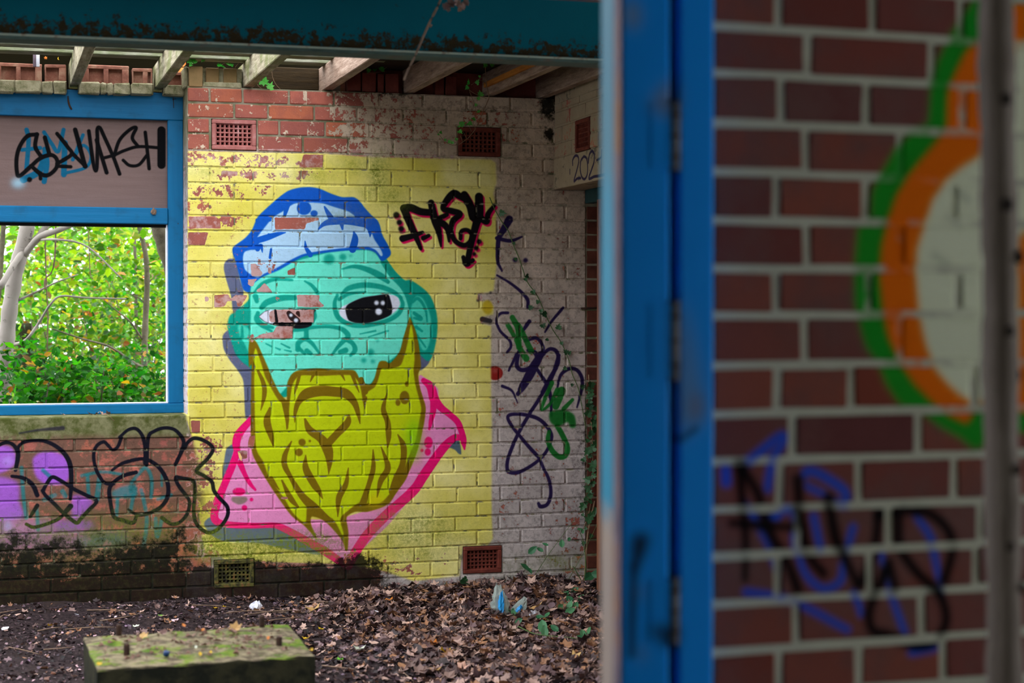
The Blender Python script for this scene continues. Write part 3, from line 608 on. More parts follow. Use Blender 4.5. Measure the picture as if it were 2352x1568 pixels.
# marks on the near door posts
DOOR_Y = -6.16
xzd = lambda px, py: (lambda v: (v.x, v.z))(onY(px, py, DOOR_Y))
_a, _b = onY(1370, 1620, DOOR_Y), onY(1670, -60, DOOR_Y)
PD = Paint(xzd, _a.x - .05, _b.x + .05, _a.z, _b.z, 0.002, (20, 100, 180))
def paint_door(P):
    BK, WD = (5, 5, 8), (120, 122, 130)
    P.poly([(1452, 1232), (1490, 1228), (1486, 1262), (1470, 1300), (1452, 1330)], BK, 3, .95)
    P.stroke([(1456, 1300), (1452, 1400), (1450, 1500)], [7, 10, 8], BK, 5, .85)
    P.poly([(1490, 1440), (1558, 1440), (1556, 1488), (1530, 1485)], BK, 4, .92)
    P.poly([(1545, 185), (1500, 225), (1506, 258), (1545, 262), (1560, 220)], WD, 5, .7)
    P.poly([(1560, 690), (1586, 760), (1612, 900), (1616, 960), (1590, 985), (1560, 990)], (104, 130, 160), 7, .75)
    P.ell(1602, 935, 12, 32, (120, 100, 98), 5, .8)
    P.stroke([(1562, 1010), (1600, 985)], [6, 4], (20, 26, 50), 4, .8)
    P.ell(1452, 35, 14, 30, (140, 146, 146), 5, .85)
    P.ell(1466, 1360, 9, 18, (110, 96, 80), 5, .7); P.ell(1472, 1500, 9, 18, (120, 110, 80), 5, .6)
paint_door(PD)
PD.images('door_marks')
# ------------------------------------------------------------------ materials (node based)
def lin(r, g, b):
    f = lambda c: c / 12.92 if c <= 0.04045 else ((c + 0.055) / 1.055) ** 2.4
    return (f(r / 255), f(g / 255), f(b / 255), 1.0)

class M:
    def __init__(s, name, rough=0.85, spec=0.3):
        s.m = bpy.data.materials.new(name); s.m.use_nodes = True
        s.nt = s.m.node_tree
        s.b = s.nt.nodes['Principled BSDF']
        s.b.inputs['Roughness'].default_value = rough
        s.b.inputs['Specular IOR Level'].default_value = spec
        s._pos = None
    def n(s, t, ins=None, **props):
        nd = s.nt.nodes.new(t)
        for k, v in props.items(): setattr(nd, k, v)
        for k, v in (ins or {}).items():
            if isinstance(v, bpy.types.NodeSocket): s.nt.links.new(v, nd.inputs[k])
            else: nd.inputs[k].default_value = v
        return nd
    def math(s, op, a, b=0.0, clamp=False):
        return s.n('ShaderNodeMath', {0: a, 1: b}, operation=op, use_clamp=clamp).outputs[0]
    def mix(s, f, a, b, blend='MIX'):
        return s.n('ShaderNodeMix', {0: f, 6: a, 7: b}, data_type='RGBA', blend_type=blend).outputs[2]
    def pos(s):
        if s._pos is None: s._pos = s.n('ShaderNodeNewGeometry').outputs['Position']
        return s._pos
    def objc(s):
        return s.n('ShaderNodeTexCoord').outputs['Object']
    def scaled(s, v, sc):
        return s.n('ShaderNodeMapping', {'Vector': v, 'Scale': sc}).outputs[0]
    def noise(s, scale, detail=4, rough=.6, vec=None):
        return s.n('ShaderNodeTexNoise', {'Vector': vec if vec is not None else s.pos(), 'Scale': scale, 'Detail': detail, 'Roughness': rough}).outputs['Fac']
    def ramp(s, f, stops, interp='LINEAR'):
        nd = s.n('ShaderNodeValToRGB', {0: f}); r = nd.color_ramp; r.interpolation = interp
        while len(r.elements) < len(stops): r.elements.new(.5)
        for e, (p, c) in zip(r.elements, stops):
            e.position = p; e.color = c if len(c) == 4 else lin(*c)
        return nd.outputs[0]
    def th(s, f, lo, hi):
        return s.n('ShaderNodeMapRange', {0: f, 1: lo, 2: hi, 3: 0.0, 4: 1.0}, interpolation_type='SMOOTHSTEP').outputs[0]
    def rand(s):
        return s.n('ShaderNodeObjectInfo').outputs['Random']
    def color(s, c): 
        if isinstance(c, bpy.types.NodeSocket): s.nt.links.new(c, s.b.inputs['Base Color'])
        else: s.b.inputs['Base Color'].default_value = c
    def bump(s, h, dist=0.002, strength=1.0, normal=None):
        ins = {'Height': h, 'Distance': dist, 'Strength': strength}
        if normal is not None: ins['Normal'] = normal
        o = s.n('ShaderNodeBump', ins).outputs[0]
        s.nt.links.new(o, s.b.inputs['Normal'])
        return o
    def paint(s, P, axis='xz'):
        """colour and mask of a painted plane, looked up by world position"""
        sep = s.n('ShaderNodeSeparateXYZ', {0: s.pos()})
        u = s.math('DIVIDE', s.math('SUBTRACT', sep.outputs['XYZ'.index(axis[0].upper())], P.a0), P.a1 - P.a0)
        v = s.math('DIVIDE', s.math('SUBTRACT', sep.outputs['XYZ'.index(axis[1].upper())], P.b0), P.b1 - P.b0)
        uv = s.n('ShaderNodeCombineXYZ', {0: u, 1: v}).outputs[0]
        c = s.n('ShaderNodeTexImage', {'Vector': uv}, image=P.img[0], extension='EXTEND').outputs['Color']
        k = s.n('ShaderNodeTexImage', {'Vector': uv}, image=P.img[1], extension='CLIP').outputs['Color']
        sp = s.n('ShaderNodeSeparateColor', {0: k})
        return c, sp.outputs[0], sp.outputs[1], sp.outputs[2]

def brick_base(m, dark=1.0):
    c = m.ramp(m.rand(), [(0.0, (156, 88, 76)), (.3, (170, 96, 82)), (.55, (148, 84, 76)), (.75, (184, 104, 74)), (1.0, (142, 82, 74))])
    n = m.noise(9, 5, .65)
    c = m.mix(m.math('MULTIPLY', m.th(n, .35, .75), .7), c, lin(128, 76, 72))
    return m.mix(m.math('MULTIPLY', m.th(m.noise(160, 3, .7), .58, .72), .5), c, lin(196, 130, 112))

def wall_material(name, P, mortar=False, axis='xz', base=None, spec=.10):
    m = M(name, .82, spec)
    c = base(m) if base else (m.mix(m.noise(30, 4), lin(126, 118, 100), lin(150, 144, 126)) if mortar else brick_base(m))
    pc, pa, moss, grime_shade = m.paint(P, axis)
    pn = m.noise(22, 4, .7)
    if base is None:      # the returns of the wall were never part of the mural
        yy = m.n('ShaderNodeSeparateXYZ', {0: m.pos()}).outputs[1]
        ret = m.th(yy, .008, .018)
        pa = m.math('MULTIPLY', pa, m.math('SUBTRACT', 1.0, ret))
        zz = m.n('ShaderNodeSeparateXYZ', {0: m.pos()}).outputs[2]
        c = m.mix(m.math('MULTIPLY', m.math('MULTIPLY', ret, m.th(zz, 2.3, 1.9)), m.th(m.noise(30, 4, .7), .36, .5)), c, lin(190, 182, 190))
    if mortar:
        pa = m.math('MULTIPLY', pa, m.th(pn, .36, .50))
        c = m.mix(m.math('MULTIPLY', m.th(m.noise(7, 4), .42, .62), .7), c, lin(82, 84, 46))
    pc = m.mix(m.math('MULTIPLY', m.th(m.noise(40, 5, .75), .45, .8), .30), pc, lin(150, 146, 128), 'MULTIPLY')
    c = m.mix(pa, c, pc)
    fine = m.noise(70, 5, .8)
    c = m.mix(m.math('MULTIPLY', m.math('MULTIPLY', moss, m.th(fine, .30, .62)), 1.0, True), c, m.mix(fine, lin(70, 92, 14), lin(128, 140, 30)))
    g = m.th(m.math('ADD', grime_shade, m.math('MULTIPLY', m.math('SUBTRACT', fine, .5), .9)), .22, .62)
    c = m.mix(m.math('MULTIPLY', g, .96), c, m.mix(m.th(m.noise(32, 5, .75), .45, .68), lin(12, 12, 11), lin(36, 36, 20)))
    m.color(c)
    m.nt.links.new(m.math('SUBTRACT', .86, m.math('MULTIPLY', pa, .22)), m.b.inputs['Roughness'])
    h = m.math('ADD', m.math('MULTIPLY', m.noise(120, 5, .7), .6), m.math('MULTIPLY', pa, .35))
    h = m.math('ADD', h, m.math('MULTIPLY', m.noise(28, 3, .6), .7))
    m.bump(h, 0.0030, .9)
    return m.m

MAT = {}
MAT['brick'] = wall_material('painted_brick', PW)
MAT['mortar'] = wall_material('painted_mortar', PW, True)
MAT['sill'] = wall_material('mossy_concrete_sill', PW, False, 'xz', lambda m: m.mix(m.th(m.noise(14, 5, .7), .38, .62), m.mix(m.noise(50, 4), lin(92, 94, 62), lin(132, 128, 96)), lin(70, 76, 34)))
MAT['board'] = wall_material('stained_plywood', PW, False, 'xz', lambda m: m.mix(m.noise(1.0, 5, .7, m.scaled(m.pos(), (4, 4, 60))), lin(122, 102, 100), lin(100, 82, 80)), .05)
MAT['frog'] = None

def near_wall(name, mortar):
    m = M(name, .85, .05)
    if mortar: c = m.mix(m.noise(25, 4), lin(178, 178, 160), lin(200, 200, 184))
    else:
        c = m.ramp(m.rand(), [(0, (128, 70, 62)), (.35, (112, 66, 64)), (.6, (140, 78, 64)), (.85, (104, 60, 60)), (1, (132, 66, 52))])
        c = m.mix(m.th(m.noise(6, 4), .4, .7), c, lin(112, 78, 74))
    pc, pa, _, _ = m.paint(PR)
    if mortar: pa = m.math('MULTIPLY', pa, m.th(m.noise(9, 3), .40, .60))
    c = m.mix(pa, c, pc)
    m.color(c); m.bump(m.noise(90, 5, .7), .003, .8)
    return m.m
MAT['brick_near'], MAT['mortar_near'] = near_wall('near_brick', False), near_wall('near_mortar', True)

def side_wall(name, mortar):
    m = M(name, .85, .2)
    c = lin(104, 96, 84) if mortar else brick_base(m)
    v = m.math('ADD', m.math('MULTIPLY', m.noise(26, 5, .75), .65), m.math('MULTIPLY', m.noise(6, 3), .35))
    c = m.mix(m.th(v, .40, .46), c, m.mix(m.noise(12, 4), lin(172, 154, 132), lin(142, 124, 104)))
    pc, pa, _, _ = m.paint(PS, 'yz')
    c = m.mix(pa, c, pc)
    m.color(c); m.bump(m.noise(80, 5, .7), .004, .8)
    return m.m
MAT['brick_side'], MAT['mortar_side'] = side_wall('whitewashed_side_brick', False), side_wall('whitewashed_side_mortar', True)

def simple(name, stops, scale=8, rough=.8, bump=.002, spec=.3, vec=None, detail=5):
    m = M(name, rough, spec)
    n = m.noise(scale, detail, .65, vec(m) if vec else None)
    m.color(m.ramp(n, stops)); m.bump(m.noise(scale * 8, 5, .7, vec(m) if vec else None), bump, .8)
    return m.m

def timber(name, a, b, c, axis, scale=1.0, moss=None):
    m = M(name, .85, .2)
    sc = {'x': (5, 45, 45), 'y': (45, 5, 45), 'z': (45, 45, 5)}[axis]
    g = m.noise(scale, 6, .75, m.scaled(m.pos(), sc))
    col = m.ramp(g, [(.28, a), (.5, b), (.74, c)])
    if moss: col = m.mix(m.math('MULTIPLY', m.th(m.noise(7, 4), .42, .62), .75), col, lin(*moss))
    m.color(col); m.bump(g, .005, 1.0)
    return m.m
MAT['joist'] = timber('weathered_joist', (70, 62, 48), (150, 140, 118), (190, 184, 164), 'y', 1, (104, 110, 62))
MAT['joist_brown'] = timber('sheltered_joist', (84, 64, 54), (140, 116, 102), (178, 156, 142), 'y')
MAT['batten'] = timber('weathered_batten', (78, 78, 64), (130, 130, 114), (168, 168, 154), 'x', 1, (100, 108, 74))
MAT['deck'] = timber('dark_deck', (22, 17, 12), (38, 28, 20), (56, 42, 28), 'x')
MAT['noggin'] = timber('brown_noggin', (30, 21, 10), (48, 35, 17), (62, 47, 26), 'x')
MAT['slip'] = timber('orange_slip', (140, 84, 34), (176, 110, 46), (196, 130, 60), 'y')
MAT['jamb'] = timber('bare_brown_jamb', (96, 56, 36), (122, 74, 48), (140, 92, 64), 'z')

def blue_paint(name, c1, c2, axis='z', chip=.62):
    m = M(name, .55, .2)
    sc = {'x': (2, 30, 30), 'y': (30, 2, 30), 'z': (30, 30, 2)}[axis]
    g = m.noise(1.0, 5, .6, m.scaled(m.pos(), sc))
    c = m.mix(g, lin(*c1), lin(*c2))
    d = m.noise(38, 5, .75)
    c = m.mix(m.th(d, chip + .08, chip + .12), c, lin(58, 44, 40))
    c = m.mix(m.math('MULTIPLY', m.th(m.noise(11, 4), .5, .72), .35), c, lin(16, 66, 92))
    m.color(c); m.bump(m.math('ADD', g, m.math('MULTIPLY', m.th(d, chip + .08, chip + .12), -.8)), .0025, .8)
    return m.m
MAT['frame_x'] = blue_paint('blue_window_paint', (0, 86, 134), (2, 102, 150), 'x')
MAT['frame_z'] = blue_paint('blue_window_paint_upright', (0, 86, 134), (2, 102, 150), 'z')

def beam_paint(name):
    m = M(name, .8, .08)
    c = m.mix(m.noise(3, 4), lin(4, 76, 90), lin(2, 92, 106))
    sep = m.n('ShaderNodeSeparateXYZ', {0: m.objc()})
    low = m.th(sep.outputs[2], .11, .015)
    r = m.noise(26, 6, .76)
    f = m.th(m.math('ADD', r, m.math('MULTIPLY', low, .20)), .62, .70)
    c = m.mix(f, c, m.mix(m.noise(60, 3), lin(58, 42, 22), lin(26, 30, 20)))
    m.color(c); m.bump(m.math('ADD', f, m.noise(60)), .002, .7)
    return m.m
MAT['beam'] = beam_paint('rusting_teal_beam')
MAT['beam_lip'] = simple('worn_grey_teal_lip', [(.3, (46, 62, 58)), (.55, (62, 80, 74)), (.75, (84, 62, 52))], 14, .75)
MAT['beam_edge'] = simple('chipped_lit_flange_edge', [(.3, (128, 150, 144)), (.55, (150, 158, 142)), (.66, (110, 70, 54))], 20, .7)  # pale tone paints the lit top line of the lip, with brown chips
MAT['terracotta'] = simple('terracotta', [(.3, (142, 82, 78)), (.55, (162, 98, 94)), (.75, (182, 134, 134))], 20, .7)
MAT['terracotta_dark'] = simple('sooty_terracotta', [(.3, (84, 34, 26)), (.6, (112, 48, 36)), (.8, (132, 66, 54))], 30, .8)  # darker red than the clean air brick
MAT['terracotta_mossy'] = simple('mossy_terracotta', [(.38, (34, 30, 18)), (.55, (86, 84, 36)), (.7, (120, 70, 50))], 45, .9)
MAT['void'] = simple('dark_flue', [(.3, (14, 12, 11)), (.7, (24, 20, 18))], 10)  # near-black colour standing in for shade inside gaps and vent holes
MAT['frog'] = simple('old_red_brick', [(.25, (84, 48, 38)), (.5, (122, 76, 62)), (.75, (150, 118, 98))], 14, .9, .003)
MAT['bedding'] = simple('lichened_mortar', [(.3, (70, 78, 36)), (.46, (132, 126, 98)), (.62, (160, 152, 126)), (.8, (90, 96, 50))], 22, .95, .006)
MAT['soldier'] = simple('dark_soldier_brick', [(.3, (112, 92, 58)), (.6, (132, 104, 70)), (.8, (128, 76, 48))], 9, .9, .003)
MAT['soldier_red'] = simple('dark_red_brick', [(.3, (96, 44, 38)), (.7, (136, 66, 58))], 9, .9, .003)  # dark red brick, its own colour
MAT['dark_brick'] = simple('unpainted_shaded_brick', [(.3, (70, 36, 28)), (.7, (112, 60, 46))], 9, .9, .003)  # unpainted brick, its colour darkened for the shadow of the next room

def soil(name):
    m = M(name, .95, .15)
    n1, n2 = m.noise(5, 6, .7), m.noise(48, 6, .75)
    c = m.mix(m.th(n2, .36, .72), lin(34, 26, 30), lin(98, 80, 84))
    c = m.mix(m.th(n1, .5, .68), c, lin(70, 56, 54))
    m.color(c); m.bump(m.math('ADD', m.math('MULTIPLY', n2, .7), m.noise(180, 4, .8)), .018, 1.0)
    return m.m
MAT['soil'] = soil('damp_leaf_mould')
MAT['soil_out'] = simple('woodland_floor', [(.3, (58, 66, 30)), (.6, (96, 84, 54))], 4, .95, .01)

def block_mat(name):
    m = M(name, .9, .2)
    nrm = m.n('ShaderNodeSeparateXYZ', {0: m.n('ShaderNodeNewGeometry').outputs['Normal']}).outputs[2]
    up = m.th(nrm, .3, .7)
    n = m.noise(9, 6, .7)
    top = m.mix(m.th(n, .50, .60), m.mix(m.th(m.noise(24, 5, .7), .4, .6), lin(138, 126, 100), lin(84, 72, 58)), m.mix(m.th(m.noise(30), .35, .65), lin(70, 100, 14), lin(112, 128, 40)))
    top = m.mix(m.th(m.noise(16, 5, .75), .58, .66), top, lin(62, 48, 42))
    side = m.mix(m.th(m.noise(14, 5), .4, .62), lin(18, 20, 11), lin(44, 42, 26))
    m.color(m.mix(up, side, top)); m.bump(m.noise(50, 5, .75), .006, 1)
    return m.m
MAT['block'] = block_mat('mossy_concrete_block')
MAT['rust'] = simple('rusted_steel', [(.3, (40, 28, 24)), (.6, (66, 44, 34)), (.8, (110, 78, 50))], 60, .85)
MAT['steel'] = simple('scuffed_hinge_steel', [(.3, (72, 74, 84)), (.6, (102, 106, 118)), (.8, (88, 66, 56))], 30, .6, .001, .5)

def leaf_mat(name, stops, rnd_src='rand', trans=.3, rough=.6):
    m = M(name, rough, .3)
    if rnd_src == 'attr':
        c = m.n('ShaderNodeAttribute', attribute_name='leaf_colour').outputs['Color']
    else:
        c = m.ramp(m.rand(), stops)
        c = m.mix(m.math('MULTIPLY', m.noise(40, 4, .7), .3), c, lin(40, 30, 22) if trans < .2 else lin(60, 90, 10))
    m.color(c)
    if trans > 0:
        t = m.n('ShaderNodeBsdfTranslucent', {'Color': c})
        mx = m.n('ShaderNodeMixShader', {0: trans, 1: m.b.outputs[0], 2: t.outputs[0]})
        m.nt.links.new(mx.outputs[0], m.nt.nodes['Material Output'].inputs['Surface'])
    return m.m
BROWN = [(0, (90, 68, 66)), (.2, (124, 98, 92)), (.4, (152, 122, 112)), (.55, (100, 76, 76)), (.7, (172, 138, 126)), (.85, (138, 96, 72)), (1, (116, 92, 96))]
MAT['dead_leaf'] = leaf_mat('dead_leaf', BROWN, 'rand', .05)
MAT['litter'] = leaf_mat('leaf_litter', None, 'attr', .05)
MAT['foliage'] = leaf_mat('woodland_foliage', None, 'attr', .55, .45)
MAT['ivy'] = leaf_mat('ivy_leaf', [(0, (52, 118, 50)), (.5, (84, 150, 66)), (1, (108, 166, 96))], 'rand', .25, .4)
MAT['ivy_dark'] = leaf_mat('dark_ivy_leaf', [(0, (26, 66, 38)), (.5, (44, 92, 52)), (1, (64, 104, 70))], 'rand', .15, .45)
MAT['ivy_bright'] = leaf_mat('bright_ivy_leaf', [(0, (30, 142, 34)), (1, (110, 196, 96))], 'rand', .35, .4)
MAT['bramble'] = leaf_mat('bramble_leaf', [(0, (44, 104, 72)), (.5, (62, 124, 84)), (1, (84, 138, 100))], 'rand', .2, .45)
MAT['yellow_leaf'] = leaf_mat('yellow_leaf', [(0, (226, 190, 40)), (1, (214, 166, 30))], 'rand', .15)
MAT['orange_leaf'] = leaf_mat('orange_leaf', [(0, (196, 110, 36)), (1, (214, 132, 50))], 'rand', .1)
MAT['tan_leaf'] = leaf_mat('tan_leaf', [(0, (206, 166, 104)), (1, (190, 150, 100))], 'rand', .1)
MAT['pink_leaf'] = leaf_mat('pinkish_leaf', [(0, (216, 172, 152)), (1, (206, 158, 140))], 'rand', .1)
MAT['pale_leaf'] = leaf_mat('pale_leaf', [(0, (222, 226, 206)), (1, (210, 216, 200))], 'rand', .1)
MAT['green_leaf'] = leaf_mat('fresh_green_leaf', [(0, (90, 170, 30)), (1, (120, 180, 60))], 'rand', .2)
MAT['twig'] = simple('twig_bark', [(.3, (84, 66, 56)), (.6, (128, 104, 88)), (.8, (158, 132, 112))], 30, .85)
MAT['vine'] = simple('vine_stem', [(.3, (110, 86, 66)), (.7, (150, 122, 96))], 30, .8)
MAT['vine_green'] = simple('green_stem', [(.3, (60, 84, 44)), (.7, (96, 118, 66))], 30, .7)
MAT['bark'] = simple('grey_bark', [(.3, (76, 70, 56)), (.6, (108, 100, 84)), (.8, (132, 126, 108))], 12, .9, .01)
MAT['bark_dark'] = simple('dark_bark', [(.3, (46, 42, 28)), (.7, (76, 72, 52))], 12, .9, .01)

def birch(name):
    m = M(name, .8, .25)
    c = m.mix(m.noise(6, 5), lin(158, 150, 144), lin(122, 114, 110))
    k = m.th(m.noise(1.0, 5, .7, m.scaled(m.pos(), (9, 9, 16))), .60, .68)
    m.color(m.mix(k, c, lin(60, 54, 50))); m.bump(m.noise(30), .004, .8)
    return m.m
MAT['birch'] = birch('birch_bark')

def pole_mat(name):
    m = M(name, .9, .2)
    g = m.noise(1.0, 6, .7, m.scaled(m.pos(), (50, 50, 3)))
    m.color(m.ramp(g, [(.3, (92, 82, 74)), (.55, (128, 116, 108)), (.78, (160, 150, 144))])); m.bump(g, .004, 1)
    return m.m
MAT['pole'] = pole_mat('weathered_pole')
MAT['knot'] = simple('dark_knot', [(.3, (34, 28, 24)), (.7, (58, 48, 42))], 40, .9)

def door_mat(name, base1, base2):
    m = M(name, .5, .12)
    c = m.mix(m.noise(1.0, 4, .6, m.scaled(m.pos(), (30, 30, 2))), lin(*base1), lin(*base2))
    pc, pa, _, _ = m.paint(PD)
    m.color(m.mix(pa, c, pc)); m.bump(m.noise(1.0, 5, .6, m.scaled(m.pos(), (60, 60, 4))), .001, .6)
    return m.m
MAT['door'] = door_mat('door_blue_paint', (0, 142, 246), (2, 150, 252))

def worn_cyan(name):
    m = M(name, .5, .35)
    sep = m.n('ShaderNodeSeparateXYZ', {0: m.pos()})
    n = m.noise(11, 5, .7, m.scaled(m.pos(), (1, 1, .5)))
    low = m.th(m.math('ADD', sep.outputs[2], m.math('MULTIPLY', m.math('SUBTRACT', n, .5), .35)), 1.09, 1.04)
    high = m.math('MULTIPLY', m.th(m.math('ADD', sep.outputs[2], m.math('MULTIPLY', m.math('SUBTRACT', n, .5), .5)), 1.45, 1.6), .55)
    c = m.mix(m.noise(5, 4), lin(0, 112, 148), lin(8, 124, 158))
    c = m.mix(high, c, lin(74, 102, 114))
    m.color(m.mix(low, c, m.mix(m.noise(8, 4), lin(128, 122, 126), lin(150, 128, 112)))); m.bump(n, .002, .7)
    return m.m
MAT['cyan'] = worn_cyan('worn_cyan_paint')
MAT['bare'] = simple('bare_purplish_wood', [(.3, (74, 66, 84)), (.5, (104, 90, 104)), (.66, (128, 92, 70)), (.8, (60, 50, 56))], 7, .85)
MAT['plaster'] = simple('pale_soffit', [(.3, (150, 140, 112)), (.7, (176, 164, 134))], 9, .9)
MAT['teal_dark'] = simple('dark_teal_paint', [(.3, (14, 46, 50)), (.7, (20, 58, 62))], 9, .6)
MAT['roofing'] = simple('old_roof_boarding', [(.3, (52, 46, 42)), (.7, (84, 74, 66))], 6, .9)
MAT['label_blue'] = simple('blue_plastic_label', [(.3, (6, 120, 196)), (.7, (30, 150, 214))], 20, .35, .001, .5)
MAT['bluecap'] = simple('navy_plastic', [(.3, (20, 50, 96)), (.7, (34, 70, 120))], 20, .4)
MAT['white_plastic'] = simple('dirty_white_plastic', [(.3, (196, 196, 216)), (.6, (226, 226, 238)), (.8, (160, 156, 166))], 14, .4, .001, .5)

def clear_plastic(name):
    m = M(name, .25, .5)
    m.color(lin(176, 190, 186)); m.b.inputs['Alpha'].default_value = .5
    m.b.inputs['IOR'].default_value = 1.25
    return m.m
MAT['plastic'] = clear_plastic('crumpled_clear_plastic')
# ------------------------------------------------------------------ ground
def ground_h(x, y):
    return 0.012 * math.sin(x * 3.1 + y * 1.7) + 0.010 * math.sin(x * 7.3 - y * 5.1) + 0.006 * math.sin(x * 17 + 3) * math.sin(y * 19)
def grid_ground(name, x0, x1, y0, y1, nx, ny, amp, mat):
    vs, fs = [], []
    for j in range(ny + 1):
        for i in range(nx + 1):
            x, y = x0 + (x1 - x0) * i / nx, y0 + (y1 - y0) * j / ny
            vs.append((x, y, amp * (ground_h(x, y) + rnd.uniform(-.006, .006))))
    for j in range(ny):
        for i in range(nx):
            a = j * (nx + 1) + i
            fs.append((a, a + 1, a + nx + 2, a + nx + 1))
    return tag(link(name, pydata(name, vs, fs, True), mat), kind='structure')
floor = grid_ground('floor', -5, 7, -10.5, 0.21, 150, 130, 1.0, MAT['soil'])
outg = grid_ground('ground', -22, 26, 0.2, 34, 60, 50, 3.0, MAT['soil_out'])
outg.location.z = -0.05

# ------------------------------------------------------------------ bricks
_caches = {}
_cache = None
def use(mat):
    """meshes are shared between bricks of one material"""
    global _cache
    _cache = _caches.setdefault(mat.name, {})
def brick_mesh(L, H, D, mat):
    """slightly uneven brick, shared by bricks of about the same size; length X, depth Y, height Z"""
    q, h = max(round(L / .02) * .02, .02), max(round(H / .006) * .006, .006)
    key = (round(q, 3), round(h, 4), D, rnd.randrange(3))
    if key not in _cache:
        me = MB().box((-q / 2, -D / 2, -h / 2), (q / 2, D / 2, h / 2), .0035, None, .0011).mesh('brick')
        me.materials.append(mat)
        _cache[key] = me
    return _cache[key], L / q, H / h
def lay(parent, mat, x0, x1, z0, z1, y=0.0, depth=.1025, joint=.010, axis='x', tilt=0.0, jit=1.0):
    """one brick with its face on the plane y (x when axis is 'y'), between joint centres"""
    L, H = (x1 - x0) - joint, (z1 - z0) - joint
    if L < .012 or H < .008: return None
    me, sx, sz = brick_mesh(L, H, depth, mat)
    o = bpy.data.objects.new('brick', me); COL.objects.link(o)
    o.parent = parent
    off = rnd.uniform(-.0015, .0015) * jit
    if axis == 'x':
        o.location = ((x0 + x1) / 2, y + depth / 2 + off, (z0 + z1) / 2)
        o.rotation_euler = (rnd.uniform(-.006, .006) * jit, tilt + rnd.uniform(-.004, .004), rnd.uniform(-.004, .004) * jit)
    else:
        o.location = (y + depth / 2 + off, (x0 + x1) / 2, (z0 + z1) / 2)
        o.rotation_euler = (0, rnd.uniform(-.004, .004), math.pi / 2)
    o.scale = (sx, 1, sz)
    return o

YL = [199.7, 234.6, 270.3, 306, 345, 383.3, 419.5, 457.3, 494.3, 529.2, 565, 600.9, 636.6, 673.1, 708.8, 745.3, 780.2, 817.2, 853.4, 889.4, 925, 961.3, 995.5, 1031, 1067, 1102.6, 1138, 1175, 1211, 1246.7, 1279, 1313, 1347]
YR = [224, 257.6, 292, 329.8, 364.7, 398.6, 433.6, 470.5, 505, 538, 572.5, 606.8, 641, 675.6, 710, 743.2, 776.4, 810.8, 842.7, 877, 911.5, 944.7, 979.5, 1014.6, 1046.5, 1079.7, 1112.8, 1146, 1179, 1211, 1244, 1278.6, 1311.7]
BL_ = [onY(445, y) for y in YL]; BR_ = [onY(1258, y) for y in YR]
for k in range(3):
    BL_.append(BL_[-1] - Vector((0, 0, .0745))); BR_.append(BR_[-1] - Vector((0, 0, .0745)))
def bz(r, X):
    t = (X - BL_[r].x) / (BR_[r].x - BL_[r].x)
    return BL_[r].z + (BR_[r].z - BL_[r].z) * t
JO = {0: [481.8, 557.7, 663.6, 767.5, 872.3, 972, 1073, 1173], 1: [538, 616, 722, 821, 926.8, 1026, 1120, 1222], 2: [481.8, 486, 590, 641.6, 747, 850, 950, 1052, 1152, 1168], 3: [482.7, 486, 591, 696, 800.5, 903.6, 1007, 1052, 1152, 1223],
      4: [538, 636.3, 744.3, 845, 950, 1052.7, 1150, 1248], 5: [482.7, 581.8, 691.6, 796, 900, 1000, 1099, 1197], 6: [538, 630, 735.7, 841, 867, 943, 1043, 1140, 1246], 7: [482, 581.8, 687, 793, 893, 993, 1094, 1196], 8: [539, 627, 733.6, 839.8, 890, 940, 1042, 1142, 1244.6],
      9: [581.8, 689, 792.5, 897, 998, 1100, 1203.6], 10: [538, 625.5, 733.6, 838, 944.6, 1048, 1146, 1245.5], 11: [484.5, 571, 680, 783.6, 888, 993.7, 1094.6, 1198], 12: [544, 636, 731.8, 840.7, 944.6, 1048, 1146, 1246], 13: [491, 574.6, 680, 785, 887, 1000, 1101.8, 1200],
      14: [539, 617.5, 723, 835, 939, 1043.7, 1143, 1243], 15: [485, 574.6, 674.6, 781.8, 886.6, 991, 1094.6, 1195], 16: [522, 627, 736, 844, 949, 1047, 1147, 1247], 17: [490, 585, 681, 787, 894.6, 997, 1099, 1199], 18: [512, 623.7, 729, 836, 939, 1039, 1146, 1246],
      19: [486, 571, 679, 785, 890, 996.4, 1095.5, 1196], 20: [517.5, 623.7, 731, 839, 942, 1043, 1143, 1243], 21: [466.6, 580, 681.8, 789, 892, 996, 1097, 1196], 22: [515, 629, 737, 844, 944.6, 1047, 1145, 1246], 23: [107, 226, 349, 465, 573, 680, 785, 892, 998, 1097, 1195.5],
      24: [61, 174, 283, 404, 514, 618, 732, 833.6, 939, 1043, 1143, 1243], 25: [118, 236, 346, 449, 568, 676, 783.6, 893, 996, 1096, 1197], 26: [64, 181, 294, 409, 516, 629, 736, 848, 947, 1050, 1150, 1246], 27: [6, 120, 234, 348, 457, 572, 681, 788, 892, 995.5, 1096, 1195.5],
      28: [61, 180, 291, 408, 517.5, 631, 739, 848, 946, 1047, 1146, 1245.5], 29: [3, 124, 240, 352, 466, 572, 680, 788, 892, 995.5, 1096, 1197], 30: [66, 184, 302, 410, 487, 492, 585, 636, 741, 848, 952.7, 1056, 1063, 1154, 1255], 31: [117, 234, 350, 428, 487, 492, 585, 690, 795, 892, 990, 1055, 1063, 1154, 1208],
      32: [60, 180, 300, 420, 535, 640, 745, 850, 955, 1058, 1160, 1260], 33: [5, 120, 240, 360, 478, 590, 700, 800, 900, 1005, 1110, 1215]}
VENT_ROWS = {2: (486, 590, 1052, 1152), 3: (486, 591, 1052, 1152), 30: (492, 585, 1063, 1154), 31: (492, 585, 1063, 1154)}
PIER_L, PIER_R, DARK_R = 431.0, 1345.0, 1415.0
def pX(px, r): 
    y = (YL[min(r, 32)] + YL[min(r + 1, 32)]) / 2
    return onY(px, y).x
